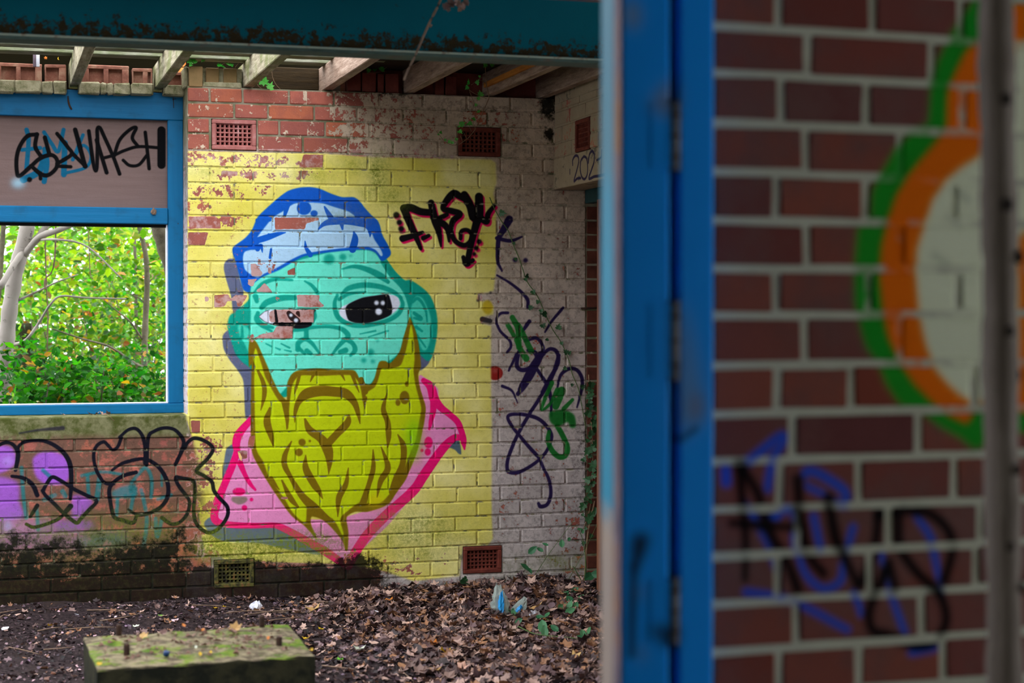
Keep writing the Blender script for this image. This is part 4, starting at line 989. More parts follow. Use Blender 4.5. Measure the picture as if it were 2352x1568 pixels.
wall_back = tag(empty('wall_back'), kind='structure')
wall_left = tag(empty('wall_left'), kind='structure')
use(MAT['brick'])
SILL_BOT = onY(200, 1009).z
XWH = onY(1135, 700).x
for r in range(34):
    js = list(JO[r])
    left = -70.0 if r >= 23 else (432 + .006 * r)
    while js[-1] + 102 < PIER_R - 25: js.append(js[-1] + 102)
    js = [left] + js + [PIER_R]
    for a, b in zip(js, js[1:]):
        if b - a < 7: continue
        if r in VENT_ROWS and any(abs(a - v) < 1 and abs(b - w) < 1 for v, w in (VENT_ROWS[r][:2], VENT_ROWS[r][2:])): continue
        X0, X1 = pX(a, r), pX(b, r)
        Xm = (X0 + X1) / 2
        z1, z0 = bz(r, Xm), bz(r + 1, Xm)
        if z1 < -.03: continue
        t = (bz(r, X1) - bz(r, X0)) / (X1 - X0)
        par = wall_left if (a + b) / 2 < 437 else wall_back
        first = a == left and r < 23
        lay(par, MAT['brick'], X0 - (.005 if first else 0), X1 + (.005 if b == PIER_R else 0), z0, z1, 0.0, .215 if first else .1025, .0098 if r < 4 or Xm > XWH else .0078, 'x', -math.atan(t))
# course cut short under the sill
for a, b in zip([-70, 52, 171, 288, 409], [52, 171, 288, 409, 445]):
    X0, X1 = pX(a, 22), pX(b, 22)
    lay(wall_left, MAT['brick'], X0, X1, bz(23, X0), SILL_BOT + .008, 0.0, .1025, .0095)
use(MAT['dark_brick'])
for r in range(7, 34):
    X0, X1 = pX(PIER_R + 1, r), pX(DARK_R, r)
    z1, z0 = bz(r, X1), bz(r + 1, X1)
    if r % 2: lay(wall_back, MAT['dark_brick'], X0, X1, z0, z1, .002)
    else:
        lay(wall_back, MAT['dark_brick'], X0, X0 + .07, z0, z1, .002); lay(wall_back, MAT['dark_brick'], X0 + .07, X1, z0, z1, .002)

# mortar bodies, with real openings for the vents
VENTS = {'tl': (485.4, 273.6, 589.8, 345.4), 'tr': (1052, 291, 1151, 360), 'bl': (491, 1284, 585, 1350), 'br': (1063.5, 1253, 1153.5, 1317)}
def vrect(v):
    x0, y0, x1, y1 = VENTS[v]
    a, b = onY(x0, (y0 + y1) / 2), onY(x1, (y0 + y1) / 2)
    xm = (x0 + x1) / 2
    return a.x, b.x, onY(xm, y1).z, onY(xm, y0).z
MF = 0.0055
core = MB()
XL, XR, XM = onY(PIER_L + 1, 600).x, onY(DARK_R, 600).x, onY(820, 600).x
TOP = bz(0, XM)
for lo, hi, top, bot in ((XL, XM, 'tl', 'bl'), (XM, XR, 'tr', 'br')):
    tx0, tx1, tz0, tz1 = vrect(top); bx0, bx1, bz0, bz1 = vrect(bot)
    for x0, x1, z0, z1 in ((lo, hi, tz1, TOP), (lo, tx0, tz0, tz1), (tx1, hi, tz0, tz1), (lo, hi, bz1, tz0), (lo, bx0, bz0, bz1), (bx1, hi, bz0, bz1), (lo, hi, -.1, bz0)):
        core.box((x0, MF, z0), (x1, .21, z1))
core.obj('mortar', MAT['mortar'], wall_back)
MB().box((-4.2, MF, -.1), (XL, .24, SILL_BOT)).obj('mortar', MAT['mortar'], wall_left)
MB().box((-4.2, MF, SILL_BOT), (onY(-300, 700).x, .24, TOP)).obj('mortar', MAT['mortar'], wall_left)

# ------------------------------------------------------------------ air bricks
def air_brick(x0, x1, z0, z1, mat, label, plane='y', base=0.0, nx=8, nz=5):
    root = tag(empty('air_brick', ((x0 + x1) / 2, base, z0) if plane == 'y' else (base, (x0 + x1) / 2, z0)), label, 'vent', 'air bricks let into the old walls')
    if plane == 'x': root.rotation_euler = (0, 0, math.pi / 2)
    w, h = (x1 - x0) / 2 - .003, z1 - z0 - .006
    f = .020
    fr = MB()
    for lo, hi in (((-w, -.003, .003), (w, .06, .003 + f)), ((-w, -.003, .003 + h - f), (w, .06, .003 + h)), ((-w, -.003, .003 + f), (-w + f, .06, .003 + h - f)), ((w - f, -.003, .003 + f), (w, .06, .003 + h - f))):
        fr.box(lo, hi, .003)
    fr.obj('frame', mat, root)
    g = MB()
    gx0, gx1, gz0, gz1 = -w + f, w - f, .003 + f, .003 + h - f
    for i in range(nx + 1):
        x = gx0 + (gx1 - gx0) * i / nx
        g.prism([(x - .0072, .028), (x - .0034, .010), (x + .0034, .010), (x + .0072, .028)], 'z', gz0, gz1)
    for j in range(nz + 1):
        z = gz0 + (gz1 - gz0) * j / nz
        g.prism([(.029, z - .0068), (.009, z - .0028), (.009, z + .0028), (.029, z + .0068)], 'x', gx0, gx1)
    g.obj('grille', mat, root)
    MB().box((-w, .05, .003), (w, .06, .003 + h)).obj('flue', MAT['void'], root)  # black plate paints the dark depth behind the grille
    return root
air_brick(*vrect('tl'), MAT['terracotta'], 'clean red terracotta air brick in bare brickwork above the mural')
air_brick(*vrect('tr'), MAT['terracotta_dark'], 'dark red air brick under the roof behind the dangling ivy')
air_brick(*vrect('bl'), MAT['terracotta_mossy'], 'blackened mossy air brick near the ground below the pink collar')
air_brick(*vrect('br'), MAT['terracotta_dark'], 'rust red air brick near the ground at the lower right of the yellow paint')

# ------------------------------------------------------------------ bricks and bedding above the window, on top of the pier
FY = .165
def frog_brick(x0, x1, y0, y1, bars):
    """brick lying on edge with its sunk panels outward; bars: rails between panels, as shares of the width"""
    p0, p1 = onY(x0, y1, FY), onY(x1, y0, FY)
    w, h = p1.x - p0.x, p1.z - p0.z
    m = MB().box((0, .022, 0), (w, .075, h), .003)
    m.box((0, 0, h * .80), (w, .024, h), .003, None, .0012).box((0, 0, 0), (w, .024, h * .06), .002)
    for a, b in bars: m.box((w * a, .0, 0), (w * b, .024, h * .82), .002, None, .001)
    return m.obj('brick', MAT['frog'], wall_left, (p0.x, FY, p0.z))
frog_brick(-14, 96, 147, 187, [(0, .15), (.46, .56), (.86, 1)])
frog_brick(103, 152, 149, 187, [(0, .06), (.66, 1)])
frog_brick(186, 296, 152, 193, [(0, .16), (.47, .57), (.86, 1)])
frog_brick(304, 350, 158, 196, [(0, .05), (.52, .76), (.92, 1)])
frog_brick(384, 423, 166, 201, [(0, .12), (.8, 1)])
frog_brick(-140, -20, 142, 184, [(0, .16), (.47, .57), (.86, 1)])
for x0, x1 in ((-60, 33), (34, 95), (96, 122), (123, 154), (180, 230), (231, 245), (246, 260), (261, 300), (301, 352), (376, 424)):
    xm = (x0 + x1) / 2
    p0, p1 = onY(x0, 205 + .02 * xm, FY - .02), onY(x1, 185 + .03 * xm, FY - .02)
    MB().box((p0.x, FY - .025, p0.z - .012), (p1.x, .24, p1.z + .004), .006, None, .004).obj('bedding_mortar', MAT['bedding'], wall_left)
p0, p1 = onY(424, 200, .03), onY(433, 152, .03)
MB().box((p0.x, .03, p0.z), (p1.x, .2, p1.z), .006, None, .003).obj('bedding_mortar', MAT['bedding'], wall_left)
def soldier(x0, x1, y0, y1, y, mat):
    p0, p1 = onY(x0, y1, y), onY(x1, y0, y)
    MB().box((p0.x, y, p0.z), (p1.x, y + .1, p1.z), .003, None, .001).obj('brick', mat, wall_back)
soldier(434, 465.5, 153, 199, .002, MAT['soldier']); soldier(473, 503, 156, 195, .03, MAT['soldier']); soldier(514, 544, 157, 193, .03, MAT['soldier'])
p0, p1 = onY(466, 199, .04), onY(556, 157, .04)
MB().box((p0.x, .045, p0.z), (p1.x, .12, p1.z - .004)).obj('bedding_mortar', MAT['bedding'], wall_back)
p0, p1 = onY(466, 200, .01), onY(554, 191, .01)
MB().box((p0.x, .004, p0.z), (p1.x, .12, p1.z), .004, None, .003).obj('bedding_mortar', MAT['bedding'], wall_back)
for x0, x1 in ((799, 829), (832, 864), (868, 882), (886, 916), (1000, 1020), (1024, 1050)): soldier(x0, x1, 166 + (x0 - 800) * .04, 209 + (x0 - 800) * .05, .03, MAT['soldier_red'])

# ------------------------------------------------------------------ window
win = tag(empty('window_1'), kind='structure')
WY = .20
WL = onY(-260, 600, WY).x
xs0, xs1 = onY(386.5, 600, WY).x, onY(421.5, 600, WY).x
zh0, zh1 = onY(200, 270, WY).z, onY(200, 207, WY).z
zt0, zt1 = onY(200, 512.5, WY).z, onY(200, 475, WY).z
zb0, zb1 = onY(200, 951, WY).z, onY(200, 929, WY).z
MB().box((WL, WY, zh0), (xs1 + .001, WY + .075, zh1), .003).obj('head_rail', MAT['frame_x'], win)
MB().box((xs0, WY + .0015, zb1), (xs1, WY + .075, zh0), .003).obj('stile', MAT['frame_z'], win)
MB().box((WL, WY + .0015, zb1), (WL + .08, WY + .075, zh0), .003).obj('stile', MAT['frame_z'], win)
MB().box((WL + .08, WY - .006, zt0), (xs0 - .001, WY + .07, zt1), .004).obj('transom', MAT['frame_x'], win)
MB().box((WL + .08, WY + .03, onY(200, 520, WY + .03).z), (xs0 - .001, WY + .06, zt0 + .002), .002).obj('underside_shade', MAT['void'], win)  # dark strip painted in for the shaded underside of the transom
MB().box((WL, WY - .012, zb0), (xs1 + .006, WY + .075, zb1), .003).obj('bottom_rail', MAT['frame_x'], win)
MB().box((WL + .08, WY + .015, zb1), (xs0, WY + .06, zb1 + .006), .002).obj('glazing_bead', MAT['white_plastic'], win)
MB().box((xs0 - .008, WY + .02, zb1), (xs0 + .001, WY + .06, zt0), .002).obj('glazing_bead', MAT['white_plastic'], win)
bd = MB().box((WL + .06, BOARD_Y, zt1 - .004), (xs0 + .004, BOARD_Y + .012, zh0 + .004)).obj('plywood_panel', MAT['board'], win)
bd['label'] = 'brown plywood panel with black and teal spray lettering'
ps0, ps1 = onY(-300, 1009).x, onY(437, 980).x
MB().box((ps0, -.006, SILL_BOT), (ps1, .245, onY(200, 956).z), .006, None, .0015).obj('sill', MAT['sill'], win)['label'] = 'mossy concrete sill with a grey spray stroke'
# ------------------------------------------------------------------ roof: joists, battens, boards, beam
ceil = tag(empty('ceiling'), kind='structure')
JB = 2.462
JT = JB + .118
BEAM_Y = -2.80
def joist(px, py, y, mat, y_end=.32, h=.118, w=.047):
    x = onY(px, py, y).x
    o = MB().box((x, BEAM_Y - .02, JB), (x + w, y_end, JB + h), .003, None, .0012).obj('joist', MAT[mat], ceil)
    return x
jx = [joist(-40, 200, .2, 'joist'), joist(160.6, 203, .2, 'joist'), joist(356, 206, .2, 'joist'), joist(561, 201, 0, 'joist'), joist(743.6, 206, 0, 'joist_brown'), joist(932, 215, 0, 'joist_brown'), joist(1117, 218, 0, 'joist_brown'), joist(1240, 222, 0, 'joist_brown')]
for k in range(1, 5): joist(-40 - k * 200, 200, .2, 'joist')
XJ_L = onY(-40 - 5 * 200, 200, .2).x
xF = jx[6]
MB().box((xF - .02, BEAM_Y + .1, JB + .035), (xF - .001, -.02, JB + .06), .002).obj('slip', MAT['slip'], ceil)
MB().box((XJ_L, -.265, JT), (XM + .1, -.175, JT + .06), .004, None, .001).obj('batten', MAT['batten'], ceil)
MB().box((XJ_L, -.055, JT), (XM + .1, .04, JT + .045), .004, None, .001).obj('batten', MAT['batten'], ceil)
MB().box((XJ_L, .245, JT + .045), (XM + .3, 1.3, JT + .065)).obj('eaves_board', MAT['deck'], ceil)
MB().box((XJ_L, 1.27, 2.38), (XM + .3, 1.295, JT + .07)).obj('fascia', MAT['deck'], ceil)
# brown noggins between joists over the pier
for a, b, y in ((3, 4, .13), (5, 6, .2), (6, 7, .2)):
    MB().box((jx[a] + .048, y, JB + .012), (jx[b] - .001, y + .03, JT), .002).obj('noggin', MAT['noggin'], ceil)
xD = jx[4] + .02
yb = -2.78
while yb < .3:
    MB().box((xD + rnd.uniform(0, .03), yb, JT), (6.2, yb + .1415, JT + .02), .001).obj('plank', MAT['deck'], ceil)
    yb += .142
# unseen roof boarding over the camera's side, its gap shaped to light the wall
MB().box((-4.2, -10.6, 2.475), (7.0, -5.8, 2.60)).box((.75, -5.8, 2.475), (7.0, -3.8, 2.60)).box((-4.2, -3.8, 2.475), (7.0, BEAM_Y - .02, 2.60)).obj('roof_slab', MAT['roofing'], ceil)

x0i = onY(795, 190, .06).x
MB().box((x0i, .075, TOP - .01), (XR, .21, JT - .002)).obj('leak_block', MAT['soldier_red'], ceil)  # added to block sky light leaking in over the wall head
beam = tag(empty('steel_beam', (0, BEAM_Y, 0)), 'rust flecked teal steel beam spanning the top of the opening', 'beam')
lz0, lz1 = onY(695, 117, BEAM_Y).z, onY(695, 105, BEAM_Y).z
web_b = MB().box((-4, .03, 0), (5.2, .05, JB - lz1 - .016)).obj('web', MAT['beam'], beam, (0, 0, lz1 - .001))
MB().box((-4, 0, lz0), (5.2, .112, lz0 + (lz1 - lz0) * .6), .002).obj('bottom_flange', MAT['beam_lip'], beam)
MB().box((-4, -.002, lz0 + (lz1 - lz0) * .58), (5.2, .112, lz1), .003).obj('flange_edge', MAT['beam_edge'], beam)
MB().box((-4, -.01, JB - .018), (5.2, .14, JB - .001), .003).obj('top_flange', MAT['bare'], beam)

# ------------------------------------------------------------------ side wall with its lintel
wall_side = tag(empty('wall_side'), kind='structure')
LZ0 = onX(1275, 435, XS).z
LZ1 = bz(4, XS)
T_S = .17
MB().box((XS - .002, -1.25, LZ0), (XS + T_S, MF, LZ1), .004).obj('lintel', MAT['mortar_side'], wall_side)
use(MAT['brick_side'])
def yS(zx, r):  # along the side wall, from its zoomed crop
    return onX(1240 + zx / 4.6125, (YR[r] + YR[r + 1]) / 2 - (zx - 150) * .05, XS).y
SV = (yS(372, 2), yS(528, 2))
sm = MB().box((XS + MF, -2.7, -.1), (XS + T_S, -.98, LZ0))
vz0, vz1 = bz(4, XS), bz(2, XS)
for y0, y1, z0, z1 in ((-2.7, SV[1], LZ1, JT - .002), (SV[0], MF, LZ1, JT - .002), (SV[1], SV[0], vz1, JT - .002)): sm.box((XS + MF, y0, z0), (XS + T_S, y1, z1))
sm.obj('mortar', MAT['mortar_side'], wall_side)
for r, js in ((0, [235, 420, 600]), (1, [315, 480, 640]), (2, [230, 372, 528, 660]), (3, [335, 372, 528, 620])):
    ys = [0.0] + [yS(z, r) for z in js]
    while ys[-1] > -2.6: ys.append(ys[-1] - .225)
    for a, b in zip(ys, ys[1:]):
        if r in (2, 3) and abs(a - SV[0]) < .02 and abs(b - SV[1]) < .02: continue
        lay(wall_side, MAT['brick_side'], b, a, bz(r + 1, XS), bz(r, XS) - (.03 if r == 0 else 0), XS, .1025, .0095, 'y')
for r in range(4, 33):
    ys = [-1.25 if r < 6 else -.98, (-1.36 if r % 2 else -1.47)]
    while ys[-1] > -2.6: ys.append(ys[-1] - .225)
    for a, b in zip(ys, ys[1:]): lay(wall_side, MAT['brick_side'], b, a, bz(r + 1, XS), bz(r, XS), XS, .1025, .0095, 'y')
ab = air_brick(SV[1], SV[0], bz(4, XS), bz(2, XS), MAT['terracotta_dark'], 'brown air brick beside the year sprayed on the lintel', 'x', XS)
ab.rotation_euler = (0, 0, -math.pi / 2)
ab.location.x = XS + .001
door2 = tag(empty('door_2'), kind='structure')
yj = onX(1388, 900, XS + .14).y
MB().box((XS + .155, -.96, LZ0 - .07), (XS + .20, -.03, LZ0), .003).obj('head', MAT['teal_dark'], door2)
MB().box((XS + .10, yj - .05, 0), (XS + .15, yj, LZ0 - .07), .003).obj('jamb', MAT['jamb'], door2)
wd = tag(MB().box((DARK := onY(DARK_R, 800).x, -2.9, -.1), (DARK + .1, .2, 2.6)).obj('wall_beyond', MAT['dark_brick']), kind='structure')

# ------------------------------------------------------------------ near wall, door posts
wall_right = tag(empty('wall_right'), kind='structure')
NL = [-50, 60, 167, 281, 393, 507, 617, 726, 840, 950, 1059, 1171, 1278, 1387, 1499, 1610]
NR = [-14, 90, 194, 303, 413, 512, 619, 721, 833, 940, 1044, 1151, 1250, 1352, 1459, 1565]
NX = [2167] * 8 + [2217] * 8
nz = [(onY(1670, a, WALL_R_Y), onY(x, b, WALL_R_Y)) for a, b, x in zip(NL, NR, NX)]
def nzr(r, X):
    a, b = nz[r]
    return a.z + (b.z - a.z) * (X - a.x) / (b.x - a.x)
NJ = [[340, 775, 1180], [475, 1045], [350, 745, 1190], [465, 900, 1330], [330, 740, 1150], [470, 905, 1300], [330, 755, 1170], [460, 900, 1320], [335, 675, 1240], [405, 985], [345, 710, 1150], [430, 850, 1270], [335, 760, 1250], [420, 1000, 1400], [340, 710, 1100]]
use(MAT['brick_near'])
NEAR_L = onY(1638, 784, WALL_R_Y).x
for r in range(15):
    y = NL[r] + 50
    xs = [NEAR_L] + [onY(1620 + z / 2.011, y, WALL_R_Y).x for z in NJ[r]]
    while xs[-1] < onY(2500, y, WALL_R_Y).x: xs.append(xs[-1] + (.225 if r % 2 else .2))
    for a, b in zip(xs, xs[1:]):
        m = (a + b) / 2
        lay(wall_right, MAT['brick_near'], a - (.005 if a == NEAR_L else 0), b, nzr(r + 1, m), nzr(r, m), WALL_R_Y, .1025, .0115, 'x', 0, .3)
MB().box((NEAR_L, WALL_R_Y + .0028, -.1), (4.5, WALL_R_Y + .2, 2.475)).obj('mortar', MAT['mortar_near'], wall_right)

door1 = tag(empty('door_1', (0, DOOR_Y, 0)), kind='structure')
ax0, ax1 = onY(1427, 784, DOOR_Y).x, onY(1538, 784, DOOR_Y).x
bx0, bx1 = onY(1563, 784, DOOR_Y).x, onY(1642, 784, DOOR_Y).x
ydep = DOOR_Y
while project(ax0, ydep, EYE)[0] > 1384: ydep += .002
dD = ydep - DOOR_Y
MB().box((ax0, 0, 0), (ax1, dD, 2.47), .004).obj('stile', MAT['door'], door1)
MB().box((ax0 - .0015, .001, 0), (ax0 + .0005, dD * .33, 2.47)).obj('worn_edge', MAT['bare'], door1)
MB().box((ax0 - .0020, dD * .34, 0), (ax0 + .0005, dD - .001, 2.47)).obj('edge_lining', MAT['cyan'], door1)
MB().box((bx0, .004, 0), (bx1, .14, 2.47), .004).obj('jamb', MAT['door'], door1)
MB().box((ax1 - .002, .03, 0), (bx0 + .002, .06, 2.47)).obj('stop', MAT['void'], door1)  # near-black strip stands in for the shade between the posts
gx = (ax1 + bx0) / 2
for y0, y1 in ((232, 392), (690, 875), (1325, 1480), (-260, -120)):
    z1, z0 = onY(1550, y0, DOOR_Y).z, onY(1550, y1, DOOR_Y).z
    h = MB().tube([(gx, .002, z0), (gx, .002, z1)], .0078, 10).obj('hinge', MAT['steel'], door1)
    MB().box((ax1 - .03, -.0015, z0 + .004), (gx, .001, z1 - .004)).obj('hinge_leaf', MAT['door'], h)
    for f in (.2, .5, .8):
        zz = z0 + (z1 - z0) * f
        MB().tube([(gx, .002, zz - .0025), (gx, .002, zz + .0025)], .0086, 10).obj('knuckle', MAT['rust'], h)

# unseen walls added to cut light reaching the camera's side and the mural
shade_wall_front = tag(MB().box((-4.2, -10.75, -.1), (7.0, -10.6, 2.475)).obj('shade_wall_front', MAT['mortar_near']), kind='structure')
tag(MB().box((-4.35, -2.9, -.1), (-4.2, .0, 2.455)).obj('shade_wall_inner', MAT['mortar_near']), kind='structure')
wl2 = tag(MB().box((-4.35, -10.6, -.1), (-4.2, -4.7, 2.475)).obj('shade_wall_left', MAT['mortar_near']), kind='structure')

# rough pole in front of the near wall
PY_ = -6.45
pp = [onY(2288 + (y / 1568) * 19, y, PY_) for y in (-700, -300, 0, 300, 600, 900, 1200, 1568, 2000, 2400)]
zf = pp[-1].z
pts = [(p.x + .002 * math.sin(i * 2.1), p.y + .002 * math.cos(i * 1.7), p.z) for i, p in enumerate(pp)]
pts[0] = (pts[0][0], pts[0][1], 2.47); pts = [p for i, p in enumerate(pts) if i == 0 or 0.02 < p[2] < 2.4] + [(pts[-1][0], pts[-1][1], 0.0)]
pole = tag(empty('timber_pole', (pts[-1][0], pts[-1][1], 0)), 'rough weathered timber pole with dark knots in front of the near brick wall', 'pole')
fine = crv(pts, 8)
pl = MB().tube([(x - pts[-1][0], y - pts[-1][1], z) for x, y, z in fine], [.0245 + .0015 * math.sin(i * .7) + .001 * math.sin(i * 2.3) for i in range(len(fine))], 14).obj('shaft', MAT['pole'], pole)
for kx, ky, s in ((2288, 232, .008), (2290, 472, .009), (2330, 590, .010), (2296, 760, .007), (2312, 1075, .008), (2340, 860, .008), (2345, 1345, .008), (2298, 1250, .006)):
    p = onY(kx, ky, PY_)
    cx = np.interp(p.z, [q[2] for q in reversed(fine)], [q[0] for q in reversed(fine)])
    dx = max(min(p.x - cx, .020), -.020)
    k = MB().box((-s, -s * .5, -s), (s, s * .5, s), s * .4).obj('knot', MAT['knot'], pole, (cx + dx - pts[-1][0], -math.sqrt(max(.0245 ** 2 - dx * dx, 0)) + .001, p.z), (0, 0, math.asin(dx / .0245)))
# ------------------------------------------------------------------ leaves
def maple(seed, lobes=5, curl=.52):
    """lobed leaf outline fanned from its centre, size about 1"""
    r = random.Random(seed)
    pts = []
    n = lobes * 2
    for i in range(n + 1):
        a = math.radians(-150 + 300 * i / n) + math.pi / 2
        rad = (.50 if i % 2 else .33) * (1.12 - .35 * abs(i - n / 2) / (n / 2)) * r.uniform(.85, 1.15)
        pts.append((rad * math.cos(a), rad * math.sin(a)))
    pts.append((.03, -.30)); pts.append((-.03, -.30))
    k1, k2, k3 = r.uniform(.2, 1) * curl * r.choice((1, 1, -1)), r.uniform(.2, 1) * curl, r.uniform(-.4, .4) * curl
    z = lambda x, y: k1 * 2.2 * x * x + k2 * 2.0 * y * y + k3 * x + .12 * curl * math.sin(9 * x + 3) * math.sin(8 * y)
    vs = [(0, 0, z(0, 0))] + [(x, y, z(x, y) + r.uniform(-.03, .03) * curl) for x, y in pts]
    fs = [(0, i, i % len(pts) + 1) for i in range(1, len(pts) + 1)]
    zz = min(v[2] for v in vs)
    return [(x, y, q - zz) for x, y, q in vs], fs
def ovate(seed, curl=.25, w=.3):
    r = random.Random(seed)
    out = [(0, -.5), (w * .8, -.28), (w, 0), (w * .75, .25), (0, .55), (-w * .75, .25), (-w, 0), (-w * .8, -.28)]
    vs = [(x, y, curl * (abs(x) * .9 + .5 * y * y) + r.uniform(-.02, .02)) for x, y in out] + [(0, 0, 0)]
    return vs, [(8, i, (i + 1) % 8) for i in range(8)]
def ivyshape(seed):
    r = random.Random(seed)
    out = [(0, -.32), (.18, -.42), (.46, -.2), (.27, -.02), (.34, .22), (.13, .18), (0, .56), (-.13, .18), (-.34, .22), (-.27, -.02), (-.46, -.2), (-.18, -.42)]
    vs = [(x * r.uniform(.9, 1.1), y * r.uniform(.9, 1.1), .25 * abs(x) + .12 * y * y + r.uniform(-.02, .02)) for x, y in out] + [(0, -.05, 0)]
    return vs, [(12, i, (i + 1) % 12) for i in range(12)]
def shapes(fn, n, *a):
    return [fn(100 + i, *a) for i in range(n)]
MAPLES = shapes(maple, 10); OVATES = shapes(ovate, 4); IVIES = shapes(ivyshape, 4)
_lm = {}
def leaf_mesh(kind, i, mat):
    k = (kind, i, mat.name)
    if k not in _lm:
        v, f = {'m': MAPLES, 'o': OVATES, 'i': IVIES}[kind][i]
        me = pydata('leaf', v, f); me.materials.append(mat); _lm[k] = me
    return _lm[k]

def gz(x, y): return ground_h(x, y)
# heaped litter: denser and deeper towards the right and along the wall
def density(x, y):
    right = 1 / (1 + math.exp(-(x - 1.7) * 3.0))
    return .05 + .95 * right
pos = []
tries = 0
while len(pos) < 7500 and tries < 90000:
    tries += 1
    x, y = rnd.uniform(-1.4, 3.7), -3.0 + 2.98 * rnd.random()
    if x < XS - .05 and rnd.random() < density(x, y): pos.append((x, y))
big, rest = [], []
for x, y in pos:
    s = rnd.uniform(.026, .068) * (1.0 if x > 1.5 else .7)
    px, py = project(x, y, 0)
    vis = -10 < px < 1400 and 1330 < py < 1580 and not (195 < px < 725 and py > 1430)
    (big if (vis and s > .056 and len(big) < 285) else rest).append((x, y, s))
allv, allf, allc = [], [], []
BR = [(90, 68, 66), (124, 98, 94), (150, 122, 114), (104, 80, 82), (168, 136, 126), (130, 92, 70), (112, 90, 96), (76, 56, 56), (182, 150, 138), (150, 106, 76), (60, 44, 46), (52, 40, 42), (84, 62, 60), (70, 52, 54)]
def add_leaf(v, f, M_, c):
    b = len(allv)
    for p in v: allv.append(tuple(M_ @ Vector(p))); allc.append(c)
    for q in f: allf.append(tuple(b + k for k in q))
for x, y, s in rest:
    v, f = MAPLES[rnd.randrange(10)] if rnd.random() < .75 else OVATES[rnd.randrange(4)]
    heap = .035 * (x > 1.2) * rnd.random() * min(1, (x - 1.2) / 1.0)
    Mx = Matrix.Translation((x, y, gz(x, y) + .002 + heap)) @ Euler((rnd.gauss(0, .35), rnd.gauss(0, .35), rnd.uniform(0, 6.3))).to_matrix().to_4x4() @ Matrix.Diagonal((s, s, s * rnd.uniform(.6, 1.5), 1))
    add_leaf(v, f, Mx, lin(*BR[rnd.randrange(14)]))
# broken crumbs of leaf and soil between them
for k in range(24000):
    x, y = rnd.uniform(-1.4, XS - .03), -3.0 + 2.98 * rnd.random()
    s = rnd.uniform(.005, .020) * (1.25 if rnd.random() < .2 else 1) * (.62 if x < 1.3 else 1)
    g = rnd.uniform(.30, 1.15) if rnd.random() > .10 else 1.55
    c = BR[rnd.randrange(14)]
    Mx = Matrix.Translation((x, y, gz(x, y) + s * .25)) @ Euler((rnd.gauss(0, .5), rnd.gauss(0, .5), rnd.uniform(0, 6.3))).to_matrix().to_4x4() @ Matrix.Diagonal((s, s * rnd.uniform(.5, 1.6), s, 1))
    add_leaf([(-.5, -.5, 0), (.5, -.4, .1), (.6, .5, 0), (-.4, .5, .3)], [(0, 1, 2), (0, 2, 3)], Mx, lin(min(c[0] * g * .8, 250), min(c[1] * g * .8, 250), min(c[2] * g * .92, 250)))
def litter(label):
    me = pydata('leaf_litter', allv, allf)
    ca = me.color_attributes.new('leaf_colour', 'FLOAT_COLOR', 'POINT')
    ca.data.foreach_set('color', np.array(allc, np.float32).ravel())
    tag(link('leaf_litter', me, MAT['litter']), label, 'leaf litter', kind='stuff')
litter('brown litter of broken dead leaves covering the ground')
allv, allf, allc = [], [], []
for k in range(260):
    x, y, s = rnd.uniform(XS - .06, DARK - .04), rnd.uniform(-.93, -.03), rnd.uniform(.026, .06)
    v, f = MAPLES[rnd.randrange(10)]
    add_leaf(v, f, Matrix.Translation((x, y, gz(x, y) + .004 + .02 * rnd.random())) @ Euler((rnd.gauss(0, .3), rnd.gauss(0, .3), rnd.uniform(0, 6.3))).to_matrix().to_4x4() @ Matrix.Diagonal((s, s, s, 1)), lin(*BR[rnd.randrange(14)]))
litter('drift of dead leaves inside the doorway under the lintel')
for x, y, s in big:
    o = link('fallen_leaf', leaf_mesh('m', rnd.randrange(10), MAT['dead_leaf']), None, None, (x, y, gz(x, y) + .012), (rnd.gauss(0, .25), rnd.gauss(0, .25), rnd.uniform(0, 6.3)), (s * 1.1, s * 1.1, s * rnd.uniform(.9, 1.7)))
    tag(o, 'curled brown dead leaf lying in the litter on the ground', 'leaf', 'dead leaves on the ground')
def special_leaf(px, py, wpx, mat, label, kind='m', z=.02, i=None, tilt=0):
    p = onZ(px, py, z)
    d = (p - Vector(CAM)).length
    s = wpx * d / F_PX
    o = link('fallen_leaf', leaf_mesh(kind, rnd.randrange(4) if i is None else i, MAT[mat]), None, None, (p.x, p.y, gz(p.x, p.y) + z), (tilt + rnd.gauss(0, .15), rnd.gauss(0, .15), rnd.uniform(0, 6.3)), (s, s, s * 1.3))
    return tag(o, label, 'leaf')
